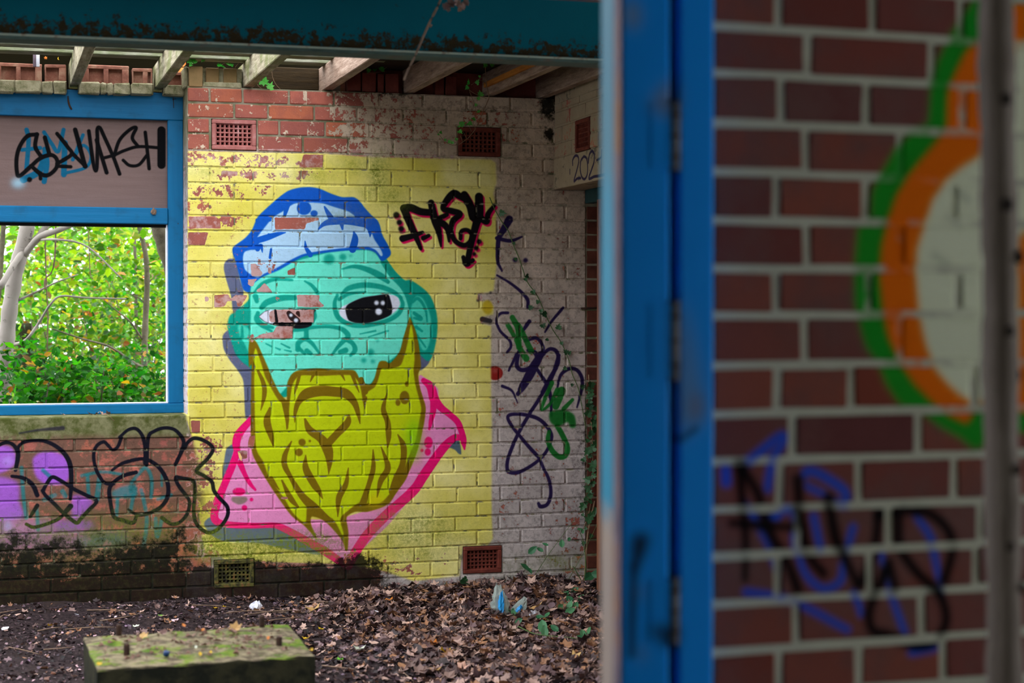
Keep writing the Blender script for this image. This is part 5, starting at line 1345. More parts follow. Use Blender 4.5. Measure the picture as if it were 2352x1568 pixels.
for px, py, w, mat, label in (
        (1023, 1502, 44, 'yellow_leaf', 'bright yellow lobed leaf right of the orange leaf on the litter'), (994, 1488, 36, 'orange_leaf', 'curled golden orange leaf touching a bright yellow one on the litter'),
        (822, 1498, 34, 'pale_leaf', 'pale greenish white leaf on the bare mud near the concrete block'), (936, 1500, 30, 'pink_leaf', 'pinkish tan leaf left of the golden orange leaf'),
        (1060, 1532, 36, 'pink_leaf', 'pinkish tan lobed leaf in the middle of the litter at the bottom edge'), (1168, 1534, 38, 'pink_leaf', 'large pinkish lobed leaf right of the pinkish tan one at the bottom edge'),
        (1318, 1517, 48, 'tan_leaf', 'big crumpled tan leaf at the lower right of the litter'), (1252, 1420, 24, 'orange_leaf', 'small orange leaf in front of the crushed white cup'),
        (1146, 1418, 24, 'orange_leaf', 'orange brown leaf at the foot of the crumpled plastic'), (704, 1472, 18, 'yellow_leaf', 'yellow leaf just behind the right end of the concrete block'),
        (736, 1448, 16, 'yellow_leaf', 'small yellow leaf on bare mud right of the block'), (370, 1423, 14, 'green_leaf', 'small green leaf on the mud behind the block'),
        (497, 1397, 12, 'yellow_leaf', 'small yellow leaf left of the other near the white scrap'), (515, 1393, 12, 'yellow_leaf', 'yellow leaf nearest the white scrap by the wall'),
        (310, 1446, 18, 'pale_leaf', 'pale yellow three part leaf behind the block'), (112, 1432, 16, 'yellow_leaf', 'yellow leaf among twigs on the left of the mud'),
        (782, 1522, 24, 'green_leaf', 'green leaf on the mud near the bottom edge'), (718, 1406, 40, 'tan_leaf', 'pale brown leaf curled on the mud below the collar tip'),
        (895, 1374, 28, 'orange_leaf', 'light orange leaf near the wall in the middle of the litter'), (1262, 1435, 30, 'tan_leaf', 'tan leaf left of the trailing bramble'),
        (1000, 1545, 30, 'tan_leaf', 'ragged tan leaf at the bottom edge of the litter'), (940, 1425, 22, 'pink_leaf', 'pale pink leaf on the litter above the yellow one'), (1180, 1440, 30, 'pale_leaf', 'whitish torn leaf in front of the crumpled plastic')):
    special_leaf(px, py, w, mat, label)
# twigs on the mud
TW = [((0, 1408), (54, 1402)), ((0, 1420), (24, 1416)), ((86, 1440), (140, 1436)), ((150, 1440), (262, 1446)), ((520, 1408), (640, 1403)), ((560, 1410), (700, 1404)), ((640, 1402), (760, 1408)), ((700, 1378), (772, 1378)), ((870, 1365), (968, 1362)), ((780, 1376), (860, 1382)), ((620, 1430), (700, 1420)), ((200, 1398), (300, 1406)),
      ((740, 1528), (818, 1545)), ((922, 1535), (950, 1565)), ((938, 1520), (944, 1540)), ((720, 1393), (790, 1372)), ((440, 1398), (540, 1394)), ((100, 1490), (170, 1484)), ((20, 1476), (90, 1500)), ((230, 1425), (330, 1418)), ((1000, 1448), (1070, 1440))]
TWL = ['twig sticking in from the left edge, nearer the wall', 'shorter twig at the left edge below the first', 'stubby twig left of the yellow leaf on the dark mud', 'long dark stick running towards the back left corner of the block', 'thin pale stick lying behind the back right bolt of the block', 'straight stick stretching from the bolt towards the pale brown leaf', 'twig crossing the mud below the pale brown leaf', 'short twig at the foot of the black stained wall', 'pale stick close to the wall under the yellow paint', 'slanting twig on bare mud below the pale stick', 'twig just behind the right half of the block', 'thin twig behind the left half of the block', 'pale twig on the mud right of the block near the bottom edge', 'pale curved twig left of the ragged tan leaf at the bottom edge', 'tiny pale twig above the curved one near the bottom edge', 'steep twig leaning up the litter left of the light orange leaf', 'thin twig left of the white plastic lid', 'twig on mud left of the block near the bottom edge', 'lower of two twigs on the mud left of the block', 'twig on the mud behind the two left bolts', 'twig in the litter right of the pale pink leaf']
for k, (a, b) in enumerate(TW):
    p, q = onZ(*a, .012), onZ(*b, .012)
    p.z = gz(p.x, p.y) + .010; q.z = gz(q.x, q.y) + .010
    m = (p + q) / 2 + Vector((rnd.uniform(-.02, .02), rnd.uniform(-.04, .04), .004))
    tag(MB().tube(crv([(0, 0, 0), tuple(m - p), tuple(q - p)], 4), [.0035, .0035, .003, .003, .0028, .0028, .0025, .002, .0015], 5).obj('twig', MAT['twig'], None, p), TWL[k], 'twig', 'twigs on the ground')

# ------------------------------------------------------------------ concrete block with its bolts
ZT = .35
c0, c1, c2, c3 = onZ(194, 1461, ZT), onZ(223, 1534, ZT), onZ(722, 1502, ZT), onZ(662, 1430, ZT)
blk = tag(empty('concrete_block', ((c0.x + c2.x) / 2, (c0.y + c2.y) / 2, 0)), 'mossy concrete footing block with four rusty bolts standing on the mud', 'concrete block')
bl = blk.location
bm_ = bmesh.new()
N = 14
def top_pt(u, v):
    return (c1 + (c2 - c1) * u) * (1 - v) + (c0 + (c3 - c0) * u) * v
grid = [[bm_.verts.new(top_pt(i / N, j / 6) - bl + Vector((0, 0, rnd.uniform(-.004, .004) - (.006 if i in (0, N) or j in (0, 6) else 0)))) for i in range(N + 1)] for j in range(7)]
for j in range(6):
    for i in range(N): bm_.faces.new((grid[j][i], grid[j][i + 1], grid[j + 1][i + 1], grid[j + 1][i]))
ring = [grid[0][i] for i in range(N + 1)] + [grid[j][N] for j in range(1, 7)] + [grid[6][i] for i in range(N - 1, -1, -1)] + [grid[j][0] for j in range(5, 0, -1)]
prev = ring
for d in (.010, .12, .24, .37):
    cur = []
    for v in ring:
        c = v.co.copy(); o = 1.0 + (.008 if d > .005 else 0)
        cur.append(bm_.verts.new((c.x * o + rnd.uniform(-.002, .002), c.y * o + rnd.uniform(-.002, .002), ZT - d + rnd.uniform(-.003, .003) * (d > .02))))
    n = len(ring)
    for k in range(n): bm_.faces.new((prev[k], cur[k], cur[(k + 1) % n], prev[(k + 1) % n]))
    prev = cur
bmesh.ops.recalc_face_normals(bm_, faces=bm_.faces)
me = bpy.data.meshes.new('body'); bm_.to_mesh(me); bm_.free()
link('body', me, MAT['block'], blk)
for px, py, hh in ((273, 1457, .032), (291, 1503, .033), (602, 1437, .034), (641, 1484, .030)):
    p = onZ(px, py, ZT) - bl
    b = MB().tube([(p.x, p.y, ZT - .03), (p.x, p.y, ZT + hh - .004), (p.x, p.y, ZT + hh)], [.0088, .0088, .007], 12).obj('anchor_bolt', MAT['rust'], blk)
    th = MB()
    for k in range(5): th.tube([(p.x, p.y, ZT + .004 + k * .005), (p.x, p.y, ZT + .0065 + k * .005)], .0096, 12)
    th.obj('thread', MAT['rust'], b)
p = onZ(381, 1508, ZT)
tag(MB().tube([(0, 0, 0), (0, 0, .012), (0, 0, .014)], [.009, .009, .007], 12).obj('bottle_cap', MAT['bluecap'], None, (p.x, p.y, ZT + .004), (.25, .2, 0)), 'small navy blue plastic cap on top of the concrete block', 'cap')
for px, py, w, mat, label in ((228, 1532, 16, 'yellow_leaf', 'yellow leaf scrap on the front left corner of the block'), (460, 1508, 12, 'yellow_leaf', 'left of two tiny yellow leaves near the block front edge'), (484, 1504, 10, 'yellow_leaf', 'right of two tiny yellow leaves near the block front edge'),
                              (422, 1442, 14, 'orange_leaf', 'small orange leaf on the back edge of the block'), (466, 1453, 12, 'orange_leaf', 'rust orange leaf on the middle of the block'), (540, 1450, 34, 'tan_leaf', 'tan leaf lying on the block left of the back bolt'),
                              (616, 1471, 12, 'orange_leaf', 'amber leaf beside the front right bolt'), (375, 1460, 22, 'dead_leaf', 'dark curled leaf on the block behind the cap'), (716, 1498, 12, 'yellow_leaf', 'yellow leaf on the front right corner of the block'), (450, 1492, 10, 'pale_leaf', 'tiny pale leaf on the middle of the block'), (330, 1468, 26, 'tan_leaf', 'buff leaf on the block between the two left bolts')):
    p = onZ(px, py, ZT)
    s = w * (p - Vector(CAM)).length / F_PX
    tag(link('fallen_leaf', leaf_mesh('o' if w < 16 else 'm', rnd.randrange(4), MAT[mat]), None, None, (p.x, p.y, ZT + .009), (rnd.uniform(.35, .7), rnd.gauss(0, .1), rnd.uniform(-.5, .5)), (s, s, s)), label, 'leaf')
vs, fs = [], []
for k in range(220):
    q = top_pt(rnd.uniform(.04, .96), rnd.uniform(.08, .95)) - bl
    s = rnd.uniform(.004, .016)
    a = rnd.uniform(0, 6.3)
    n = len(vs)
    for dx, dy, dz in ((-.5, -.5, .1), (.5, -.4, .5), (.6, .5, .2), (-.4, .5, .8)): vs.append((q.x + s * (dx * math.cos(a) - dy * math.sin(a)), q.y + s * (dx * math.sin(a) + dy * math.cos(a)), ZT + .002 + s * dz))
    fs.append((n, n + 1, n + 2, n + 3))
tag(link('debris', pydata('debris', vs, fs), MAT['dead_leaf'], blk), kind='stuff')

# ------------------------------------------------------------------ litter dropped by people
p = onZ(1165, 1412, .01)
bot = tag(empty('plastic_bottle', (p.x, p.y, gz(p.x, p.y))), 'crumpled clear plastic bottle with blue label on the leaf litter', 'bottle')
def crumple(name, mat, n, m, rx, ry, h, lean, parent, loc, seed):
    """thin crushed film: a creased, faceted tube"""
    r = random.Random(seed)
    n, m = int(n * 1.4), int(m * 1.5)
    vs, fs = [], []
    fold = [r.uniform(.62, 1.25) for _ in range(n)]
    for j in range(m + 1):
        t = j / m
        f = .55 + .75 * math.sin(math.pi * min(t * .85 + .1, 1)) ** .8 - .35 * t * t
        for i in range(n):
            a = 2 * math.pi * i / n
            k = f * fold[i] * r.uniform(.84, 1.16)
            top = h * .16 * r.uniform(-1, 1) if j == m else 0
            vs.append((rx * k * math.cos(a) + lean[0] * t + r.uniform(-.002, .002), ry * k * math.sin(a) + lean[1] * t, h * t + top + r.uniform(-.003, .003) * (0 < j)))
    for j in range(m):
        for i in range(n): fs.append((j * n + i, j * n + (i + 1) % n, (j + 1) * n + (i + 1) % n, (j + 1) * n + i))
    fs.append(tuple(range(n - 1, -1, -1))); fs.append(tuple(m * n + i for i in range(n)))
    return link(name, pydata(name, vs, fs), mat, parent, loc)
crumple('body', MAT['plastic'], 12, 8, .030, .018, .142, (-.012, .03), bot, (-.02, 0, .0), 5)
crumple('flattened_end', MAT['plastic'], 10, 5, .024, .016, .078, (.055, .02), bot, (.035, .01, .0), 8)
lb = crumple('label_band', MAT['label_blue'], 10, 5, .011, .013, .085, (.004, .02), bot, (-.031, -.017, .028), 9)
crumple('label_band', MAT['label_blue'], 8, 4, .012, .010, .035, (.02, .01), bot, (.045, -.010, .018), 10)
p = onZ(1229, 1414, .01)
cup = tag(empty('crushed_cup', (p.x, p.y, gz(p.x, p.y))), 'crushed white cup half under brown leaves near the brambles', 'cup')
crumple('body', MAT['white_plastic'], 10, 4, .030, .020, .042, (.0, .015), cup, (0, 0, 0), 12)
special_leaf(1232, 1391, 40, 'tan_leaf', 'arched tan leaf lying over the crushed white cup', 'm', .055)
p = onZ(587, 1391, .01)
sc = tag(empty('plastic_scrap', (p.x, p.y, gz(p.x, p.y))), 'small broken white plastic lid on the mud close to the wall', 'plastic scrap')
crumple('shell', MAT['white_plastic'], 10, 3, .024, .008, .034, (.008, .012), sc, (0, 0, 0), 14)
for px, py, w, label in ((1115, 1436, 30, 'torn translucent white wrapper lying flat on the litter'), (864, 1402, 14, 'tiny pale blue plastic chip on the mud'), (1112, 1478, 14, 'small white paper scrap in the middle of the litter'), (176, 1414, 12, 'tiny white scrap on the dark mud at the left'), (12, 1440, 22, 'pale blue grey scrap at the left edge of the mud'), (905, 1380, 8, 'minute white fleck on the litter near the wall')):
    p = onZ(px, py, .02); s = w * 9 / F_PX
    tag(link('paper_scrap', leaf_mesh('o', rnd.randrange(4), MAT['white_plastic']), None, None, (p.x, p.y, gz(p.x, p.y) + .03), (.2, .15, rnd.uniform(0, 6)), (s, s * .8, s)), label, 'scrap')

# ------------------------------------------------------------------ ivy, brambles, hanging twig
def put_leaf(parent, kind, loc, size, mat, face=(0, -1, .4), spin=None, name='leaf'):
    """leaf turned to face a direction"""
    f = Vector(face) + Vector((rnd.gauss(0, .3), rnd.gauss(0, .2), rnd.gauss(0, .3)))
    q = f.normalized().to_track_quat('Z', 'Y').to_matrix()
    q = q @ Matrix.Rotation(rnd.uniform(0, 6.3) if spin is None else spin, 3, 'Z')
    o = link(name, leaf_mesh(kind, rnd.randrange(4), MAT[mat]), None, parent)
    o.matrix_local = Matrix.Translation(loc) @ q.to_4x4() @ Matrix.Diagonal((size, size, size, 1))
    return o
def plant(name, label, cat, stems, leaves, stem_mat, leaf_mat_, kind, surf, base, group=None):
    """stems: (pixel path, radius); leaves: (px, py, width px, facing); surf(px,py) -> world point"""
    b = surf(*base)
    root = tag(empty(name, b), label, cat, group)
    for path, r0, r1 in stems:
        w = [surf(*q) - b for q in path]
        c = crv(w, 5)
        MB().tube(c, [r0 + (r1 - r0) * i / max(len(c) - 1, 1) for i in range(len(c))], 6).obj('stem', MAT[stem_mat], root)
    for l in leaves:
        p = surf(l[0], l[1])
        d = (p - Vector(CAM)).length
        face = l[3] if len(l) > 3 else (-.2, -1, .35)
        put_leaf(root, kind, p - b + Vector((0, -.006, 0)), l[2] * d / F_PX, l[4] if len(l) > 4 else leaf_mat_, face)
    return root
onwall = lambda px, py: onY(px, py, -.012)
k2 = lambda *pts: [(880 + a / 2.9037, 360 + b / 2.9037) for a, b in pts]
stem_path = k2((710, 270), (745, 350), (790, 430), (832, 490), (870, 590), (900, 660), (922, 720), (960, 830), (1030, 930), (1080, 1045), (1130, 1150), (1190, 1242), (1240, 1360), (1262, 1450), (1302, 1545)) + [(1336, 930), (1346, 985)]
iv = [(880 + x / 2.9037, 360 + y / 2.9037, s / 2.2) for x, y, s in ((795, 375, 44), (868, 578, 22), (880, 680, 24), (955, 795, 30), (948, 820, 26), (1000, 905, 34), (1032, 968, 30), (985, 1005, 36), (1068, 1050, 44), (1052, 1030, 28), (1065, 1130, 40), (1168, 1135, 42), (1092, 1218, 24), (1190, 1245, 26), (1215, 1300, 36), (1240, 1310, 30), (1208, 1412, 30), (1330, 1532, 34), (1260, 1520, 24))]
plant('wall_ivy', 'long thin ivy stem climbing diagonally across the whitewashed bricks', 'ivy', [(stem_path, .0025, .0022)], iv, 'vine_green', 'ivy_dark', 'i', onwall, (1340, 1010))
edge = lambda px, py: onY(px, py, -.03)
plant('dark_ivy', 'dark ivy hanging along the shaded wall end beside the doorway', 'ivy', [([(1352, 860), (1358, 960), (1362, 1060), (1356, 1160), (1340, 1215)], .003, .002), ([(1366, 1150), (1350, 1230), (1343, 1335)], .004, .005)],
      [(rnd.gauss(1355, 9), y, rnd.uniform(14, 26)) for y in range(885, 1200, 9)] + [(rnd.gauss(1345, 8), y, rnd.uniform(10, 20)) for y in range(1150, 1260, 16)], 'vine', 'ivy_dark', 'i', edge, (1343, 1334))
hang = lambda px, py: onY(px, py, -.42)
zz = lambda *pts: [(980 + a / 7.125, 130 + b / 7.125) for a, b in pts]
hs = zz((955, -60), (960, 180), (970, 330), (975, 450), (1000, 560), (1018, 660), (990, 750), (935, 870), (870, 1020), (800, 1180), (740, 1260), (680, 1330), (600, 1390), (520, 1440), (430, 1450), (370, 1430), (290, 1385), (200, 1270), (150, 1215))
b1 = zz((965, 335), (880, 350), (810, 400), (730, 465)); b2 = zz((965, 440), (900, 395), (860, 385)); b3 = zz((690, 540), (760, 590), (840, 630), (980, 690)); b4 = zz((700, 560), (760, 720), (800, 850), (790, 980), (760, 1080), (800, 1180)); b5 = zz((590, 1210), (655, 1345)); b6 = zz((700, 1140), (735, 1230)); b7 = zz((550, 1290), (590, 1390)); b8 = zz((480, 1370), (520, 1425))
hl = [(980 + x / 7.125, 130 + y / 7.125, s / 5.2, f) for x, y, s, f in ((945, 140, 100, (0, -1, .5)), (685, 420, 80, (-.7, -.7, .1)), (655, 510, 70, (-.7, -.7, 0)), (830, 420, 80, (-.6, -.8, .2)), (860, 330, 40, (-.5, -1, .2)), (870, 610, 100, (-.2, -1, .5)), (845, 680, 60, (-.5, -1, 0)), (805, 790, 50, (-.4, -1, .2)), (840, 910, 60, (-.3, -1, .3)), (765, 1030, 70, (0, -1, .7)), (705, 1105, 90, (-.2, -1, .8)), (580, 1100, 90, (-.3, -1, .3)), (525, 1145, 50, (-.2, -1, .6)), (545, 1235, 80, (-.5, -.9, .4)), (220, 1245, 50, (-.2, -1, .5)), (190, 1275, 30, (0, -1, .5)), (297, 1360, 40, (-.3, -1, .3)), (365, 1390, 60, (0, -1, .8)), (415, 1405, 50, (-.3, -1, .2)), (480, 1350, 50, (-.3, -1, .4)), (1070, 150, 70, (0, -1, 0)))]
plant('hanging_ivy', 'ivy strand dangling from the roof in front of the dark red air brick', 'ivy', [(hs, .0022, .0012), (b1, .0014, .001), (b2, .0012, .001), (b3, .0012, .001), (b4, .0012, .001), (b5, .001, .0008), (b6, .001, .0008), (b7, .001, .0008), (b8, .001, .0008)], hl, 'vine', 'ivy_bright', 'i', hang, (1114, 122))
# ivy on the wall head
top = lambda px, py: onY(px, py, -.02)
plant('wall_top_ivy', 'bright ivy leaves sprouting on top of the dark soldier bricks', 'ivy', [([(436, 152), (447, 143), (462, 140)], .0012, .001), ([(500, 156), (512, 147), (524, 144)], .0012, .001), ([(540, 155), (549, 143)], .001, .0008)],
      [(437, 143, 16, (-.2, -1, .4)), (443, 139, 14, (-.2, -1, .5)), (449, 142, 12, (0, -1, .7)), (465, 138, 15, (.2, -1, .7)), (438, 150, 10), (503, 150, 15, (-.2, -1, .5)), (512, 154, 13, (0, -.6, 1)), (524, 148, 18, (.3, -1, .5)), (531, 150, 12, (.3, -1, .4))], 'vine', 'ivy_bright', 'i', top, (436, 153))
plant('ledge_ivy', 'glossy green ivy leaf on the wall head under the third bare joist', 'ivy', [([(590, 192), (596, 200), (607, 206)], .0014, .001), ([(624, 163), (627, 180), (634, 194), (645, 206)], .0012, .001)], [(608, 190, 28, (-.3, -1, .4)), (621, 198, 22, (.3, -.8, .6))], 'vine', 'ivy_bright', 'i', top, (605, 207))
plant('joist_ivy', 'small ivy sprig in the shade between the two brownish joists', 'ivy', [([(840, 166), (870, 166), (890, 152), (895, 136)], .0014, .001)], [(846, 163, 14), (860, 162, 14), (877, 158, 18, (-.3, -1, .5)), (886, 150, 14), (892, 143, 10)], 'vine', 'ivy_bright', 'i', top, (842, 168))
plant('roof_ivy', 'dim ivy leaves hanging in the dark roof corner above the lintel', 'ivy', [([(1285, 160), (1292, 180), (1290, 205)], .0014, .001)], [(1284, 178, 20), (1293, 172, 18), (1330, 158, 18), (1300, 182, 14)], 'vine', 'ivy_dark', 'i', lambda a, b: onY(a, b, -.15), (1285, 158))
# brambles at the foot of the wall
def low(px, py):
    """points near the ground in front of the wall"""
    q = onZ(px, py, .03)
    return q if q.y < -.05 else onY(px, py, -.05)
def bramble(label, stems, leaves, base, y=None):
    s = (lambda a, b: onY(a, b, y)) if y is not None else low
    return plant('bramble', label, 'bramble', stems, leaves, 'vine_green', 'bramble', 'o', s, base, 'brambles at the foot of the wall')
UPF = (-.1, -.75, .75)
bramble('tall thin bramble rising past the crumpled bottle towards the doorway', [([(1180, 1402), (1200, 1362), (1228, 1322), (1255, 1280), (1290, 1232), (1322, 1190)], .0022, .001), ([(1252, 1282), (1246, 1262), (1236, 1256)], .001, .0008)], [(1222, 1263, 26, UPF), (1240, 1262, 18, UPF), (1252, 1250, 16, UPF), (1205, 1302, 26, UPF), (1216, 1310, 18, UPF), (1290, 1248, 22, UPF), (1306, 1238, 14, UPF), (1200, 1335, 22, UPF), (1212, 1340, 16, UPF)], (1180, 1404), -.14)
bramble('dark upright bramble cane with broad leaves beside the door jamb', [([(1343, 1338), (1345, 1290), (1340, 1245), (1328, 1210)], .0030, .0014), ([(1338, 1338), (1320, 1305), (1316, 1300)], .003, .002), ([(1306, 1330), (1340, 1270), (1378, 1190)], .0012, .0008)], [(1352, 1324, 36, UPF), (1372, 1318, 34, UPF), (1380, 1330, 22, UPF), (1330, 1215, 14, UPF), (1337, 1220, 14)], (1343, 1340), -.16)
bramble('low spray of bramble leaflets on the litter left of the door post', [([(1368, 1352), (1335, 1372), (1318, 1386)], .0016, .001)], [(1295, 1367, 34, UPF), (1318, 1357, 26, UPF), (1309, 1377, 26, UPF), (1333, 1373, 24, UPF), (1322, 1390, 20, UPF)], (1368, 1354))
bramble('flat bramble leaflets just in front of the low spray', [([(1330, 1388), (1305, 1396), (1290, 1398)], .0014, .001)], [(1286, 1392, 20, UPF), (1308, 1390, 26, UPF), (1308, 1402, 26, UPF), (1296, 1388, 18, UPF)], (1330, 1389))
bramble('bramble leaflets over the orange leaf and the crushed cup', [([(1262, 1424), (1248, 1418), (1236, 1416)], .0012, .001)], [(1238, 1416, 22, UPF), (1256, 1411, 18, UPF)], (1262, 1426))
bramble('trailing green bramble shoot along the litter at the right', [([(1190, 1438), (1225, 1454), (1265, 1460), (1310, 1464), (1370, 1472)], .0024, .0016)], [(1246, 1440, 38, UPF), (1250, 1450, 30, UPF), (1273, 1442, 24, UPF), (1338, 1456, 26, UPF), (1352, 1448, 22, (-.5, -.8, .3)), (1333, 1463, 20, UPF)], (1190, 1439))
bramble('bramble leaflets in front of the crumpled plastic', [([(1168, 1402), (1176, 1398), (1184, 1410)], .0012, .001)], [(1164, 1400, 18, UPF), (1178, 1400, 14, UPF), (1180, 1408, 20, UPF), (1190, 1426, 22, UPF)], (1176, 1412))
plant('ground_ivy', 'small dark ivy plant at the wall foot left of the lower air brick', 'ivy', [([(1066, 1352), (1064, 1340), (1066, 1330)], .0016, .001), ([(1030, 1352), (1040, 1346)], .0012, .001)], [(1064, 1338, 26), (1066, 1330, 18), (1025, 1344, 16), (1038, 1348, 18), (1030, 1350, 14)], 'vine', 'ivy_dark', 'i', lambda a, b: onY(a, b, -.08), (1064, 1353))
plant('dry_stem', 'yellowish dry bent stem rising from the litter by the door jamb', 'stem', [([(1345, 1322), (1322, 1318), (1308, 1300), (1307, 1285)], .0026, .0018), ([(1308, 1330), (1340, 1262)], .001, .0008)], [], 'vine', 'ivy', 'o', lambda a, b: onY(a, b, -.1), (1345, 1330))
# twig hanging from the roof in front of the beam
TY = BEAM_Y - .16
tg = lambda px, py: onY(px, py, TY)
b = tg(1040, -90); b.z = 2.475
tw = tag(empty('hanging_twig', b), 'bare twig with withered leaves hanging down in front of the teal beam', 'twig')
path = [b] + [tg(*q) for q in ((1024, -40), (1012, 0), (990, 45), (972, 85), (955, 125), (940, 155), (928, 184))]
c = crv([p - b for p in path], 5)
MB().tube(c, [.0042 - .0006 * i / len(c) for i in range(len(c) - 1)] + [.0046], 7).obj('stem', MAT['twig'], tw)
for px, py, s in ((1022, 14, 22), (1034, 8, 26), (1050, 6, 24), (1064, 16, 18), (1072, 6, 22), (1056, 22, 14), (1030, 20, 14)):
    q = tg(px, py) - b
    put_leaf(tw, 'm', q, s * 6 / F_PX, 'dead_leaf', (0, -1, -.2), None, 'withered_leaf')
MB().tube(crv([tg(1024, -40) - b, tg(1040, -8) - b, tg(1060, 10) - b], 4), .002, 5).obj('side_stem', MAT['twig'], tw)
MB().tube([tg(985, 55) - b, tg(990, 60) - b, tg(992, 57) - b], [.003, .006, .002], 6).obj('bud', MAT['twig'], tw)
# dead leaves caught on the sill and the window head
for px, py, w, label in ((208, 946, 16, 'leftmost of the dead leaves heaped on the window sill'), (222, 945, 18, 'second dead leaf from the left in the heap on the sill'), (235, 943, 20, 'tallest dead leaf in the heap on the sill'), (248, 946, 16, 'rightmost dead leaf in the heap on the sill'), (145, 948, 14, 'lone dead leaf on the sill left of the heap')):
    p = onY(px, py, .10)
    tag(link('fallen_leaf', leaf_mesh('m', rnd.randrange(10), MAT['dead_leaf']), None, None, (p.x, .10, onY(200, 956).z + .004), (rnd.uniform(.1, .5), rnd.uniform(-.4, .4), rnd.uniform(0, 6)), (w * 8.7 / F_PX,) * 3), label, 'leaf')
p, q = onY(240, 950, .0), onY(262, 968, -.012)
tag(MB().tube([(0, 0, 0), tuple((q - p) * .5 + Vector((0, -.012, .004))), tuple(q - p + Vector((0, -.012, 0)))], .0014, 5).obj('leaf_stalk', MAT['vine'], None, p + Vector((0, -.004, .004))), 'pale dry leaf stalk hanging over the edge of the concrete sill', 'stalk')
# small odds and ends on the window, the wall head and the doorway
p0, p1 = onY(76, 153, .10), onY(83, 118, .10)
sliver = tag(empty('white_sliver', (p0.x, .10, p0.z)), 'narrow white lath standing on the frogged brick under the battens at the far left', 'sliver')  # pale upright sliver, built as a grey and a white strip
w_ = p1.x - p0.x; h_ = JT + .044 - p0.z
MB().box((0, 0, 0), (w_, .012, h_), .001).obj('grey_strip', MAT['bare'], sliver)
MB().box((w_ + .0004, -.004, 0), (w_ * 2.1, .012, h_), .001).obj('white_strip', MAT['white_plastic'], sliver)
q = [onY(a, b, WY - .004) for a, b in ((156, 220), (157, 232), (160, 243), (165, 252))]
tag(MB().tube(crv([v - q[0] for v in q], 4), [.002, .003, .004, .0045, .0045, .005, .005, .005, .005, .005, .005, .005, .002], 6).obj('withered_stalk', MAT['rust'], None, q[0]), 'dark withered stalk hanging on the blue window head under the second bare joist', 'stalk')
q = [onY(a, b, WY - .003) for a, b in ((398, 222), (399, 232), (399, 248))]
nl = tag(empty('bent_nail', q[1]), 'dark bent nail at the right end of the blue window head', 'nail')
MB().tube([q[0] - q[1], q[2] - q[1]], .0016, 6).obj('shank', MAT['rust'], nl)
MB().tube([Vector((-.006, 0, .008)), Vector((.012, -.002, .010))], .0016, 6).obj('tip', MAT['rust'], nl)
p = onY(352, 486, WY - .012)
tag(crumple('dried_clump', MAT['twig'], 9, 5, .009, .007, .032, (.002, 0), None, (p.x, WY - .013, p.z - .014), 22), 'dark dried clump stuck on the right end of the blue transom', 'clump')
p, q = onY(1335, 708, -.004), onY(1371, 707, -.004)
tag(MB().tube([(0, 0, 0), tuple(q - p)], .0048, 8).obj('iron_bar', MAT['rust'], None, p), 'short black iron bar across the white wall end and the dark brick', 'iron bar')
for px, py, w, mat, label in ((105, 134, 9, 'orange_leaf', 'small orange leaf on the frogged bricks right of the white lath'), (133, 136, 9, 'yellow_leaf', 'small yellow leaf on the frogged bricks left of the second bare joist'), (415, 163, 20, 'orange_leaf', 'rusty dead leaf beside the soldier bricks at the pier top'), (424, 150, 16, 'orange_leaf', 'upper rusty dead leaf beside the bright ivy on the pier top')):
    p = onY(px, py, FY + .02)
    tag(link('fallen_leaf', leaf_mesh('m', rnd.randrange(10), MAT[mat]), None, None, (p.x, p.y, p.z), (1.1, rnd.gauss(0, .3), rnd.uniform(0, 6)), (w * 8.7 / F_PX,) * 3), label, 'leaf')
# a flake of paint curling off the pink collar
p = onY(549, 1048, -.004)
tag(link('paint_flake', pydata('paint_flake', [(-.006, 0, .022), (.004, -.004, .018), (.012, -.018, -.004), (.008, -.022, -.022), (-.002, -.012, -.004)], [(0, 1, 4), (1, 2, 4), (2, 3, 4)]), MAT['tan_leaf'], None, p), 'curled cream flake of paint peeling off the pink collar', 'paint flake')

# ------------------------------------------------------------------ woodland beyond the window
GREENS = [(128, 186, 12), (156, 198, 20), (108, 178, 14), (84, 158, 14), (180, 204, 48), (70, 138, 14), (144, 194, 46), (98, 170, 18)]
DARKG = [(44, 152, 14), (66, 172, 18), (30, 116, 22), (88, 182, 16), (54, 142, 28)]
AUT = [(206, 164, 24), (206, 150, 36), (214, 184, 70), (206, 154, 90), (190, 110, 36)]
def leaf_cloud(n, fn, pal, size, seed):
    r = random.Random(seed)
    vs, fs, cs = [], [], []
    for k in range(n):
        p = fn(r)
        s = r.uniform(*size)
        Mx = Matrix.Translation(p) @ Euler((r.gauss(.3, .6), r.gauss(0, .6), r.uniform(0, 6.3))).to_matrix().to_4x4()
        b = len(vs)
        for q in ((0, -.5, 0), (.30, -.15, .1), (.26, .2, .06), (0, .52, -.06), (-.26, .2, .06), (-.30, -.15, .1)): vs.append(tuple(Mx @ Vector((q[0] * s, q[1] * s, q[2] * s))))
        fs += [(b, b + 1, b + 2), (b, b + 2, b + 3), (b, b + 3, b + 4), (b, b + 4, b + 5)]
        sh = r.uniform(.52, 1.0)
        c = lin(*[q * sh for q in (r.choice(AUT) if r.random() < .07 else r.choice(pal))])
        cs += [c] * 6
    me = pydata('foliage', vs, fs)
    ca = me.color_attributes.new('leaf_colour', 'FLOAT_COLOR', 'POINT')
    ca.data.foreach_set('color', np.array(cs, np.float32).ravel())
    return me
def ell(c, rad):
    def f(r):
        while True:
            v = Vector((r.uniform(-1, 1), r.uniform(-1, 1), r.uniform(-1, 1)))
            if v.length < 1: return Vector((c[0] + v.x * rad[0], c[1] + v.y * rad[1], max(c[2] + v.z * rad[2], .03)))
    return f
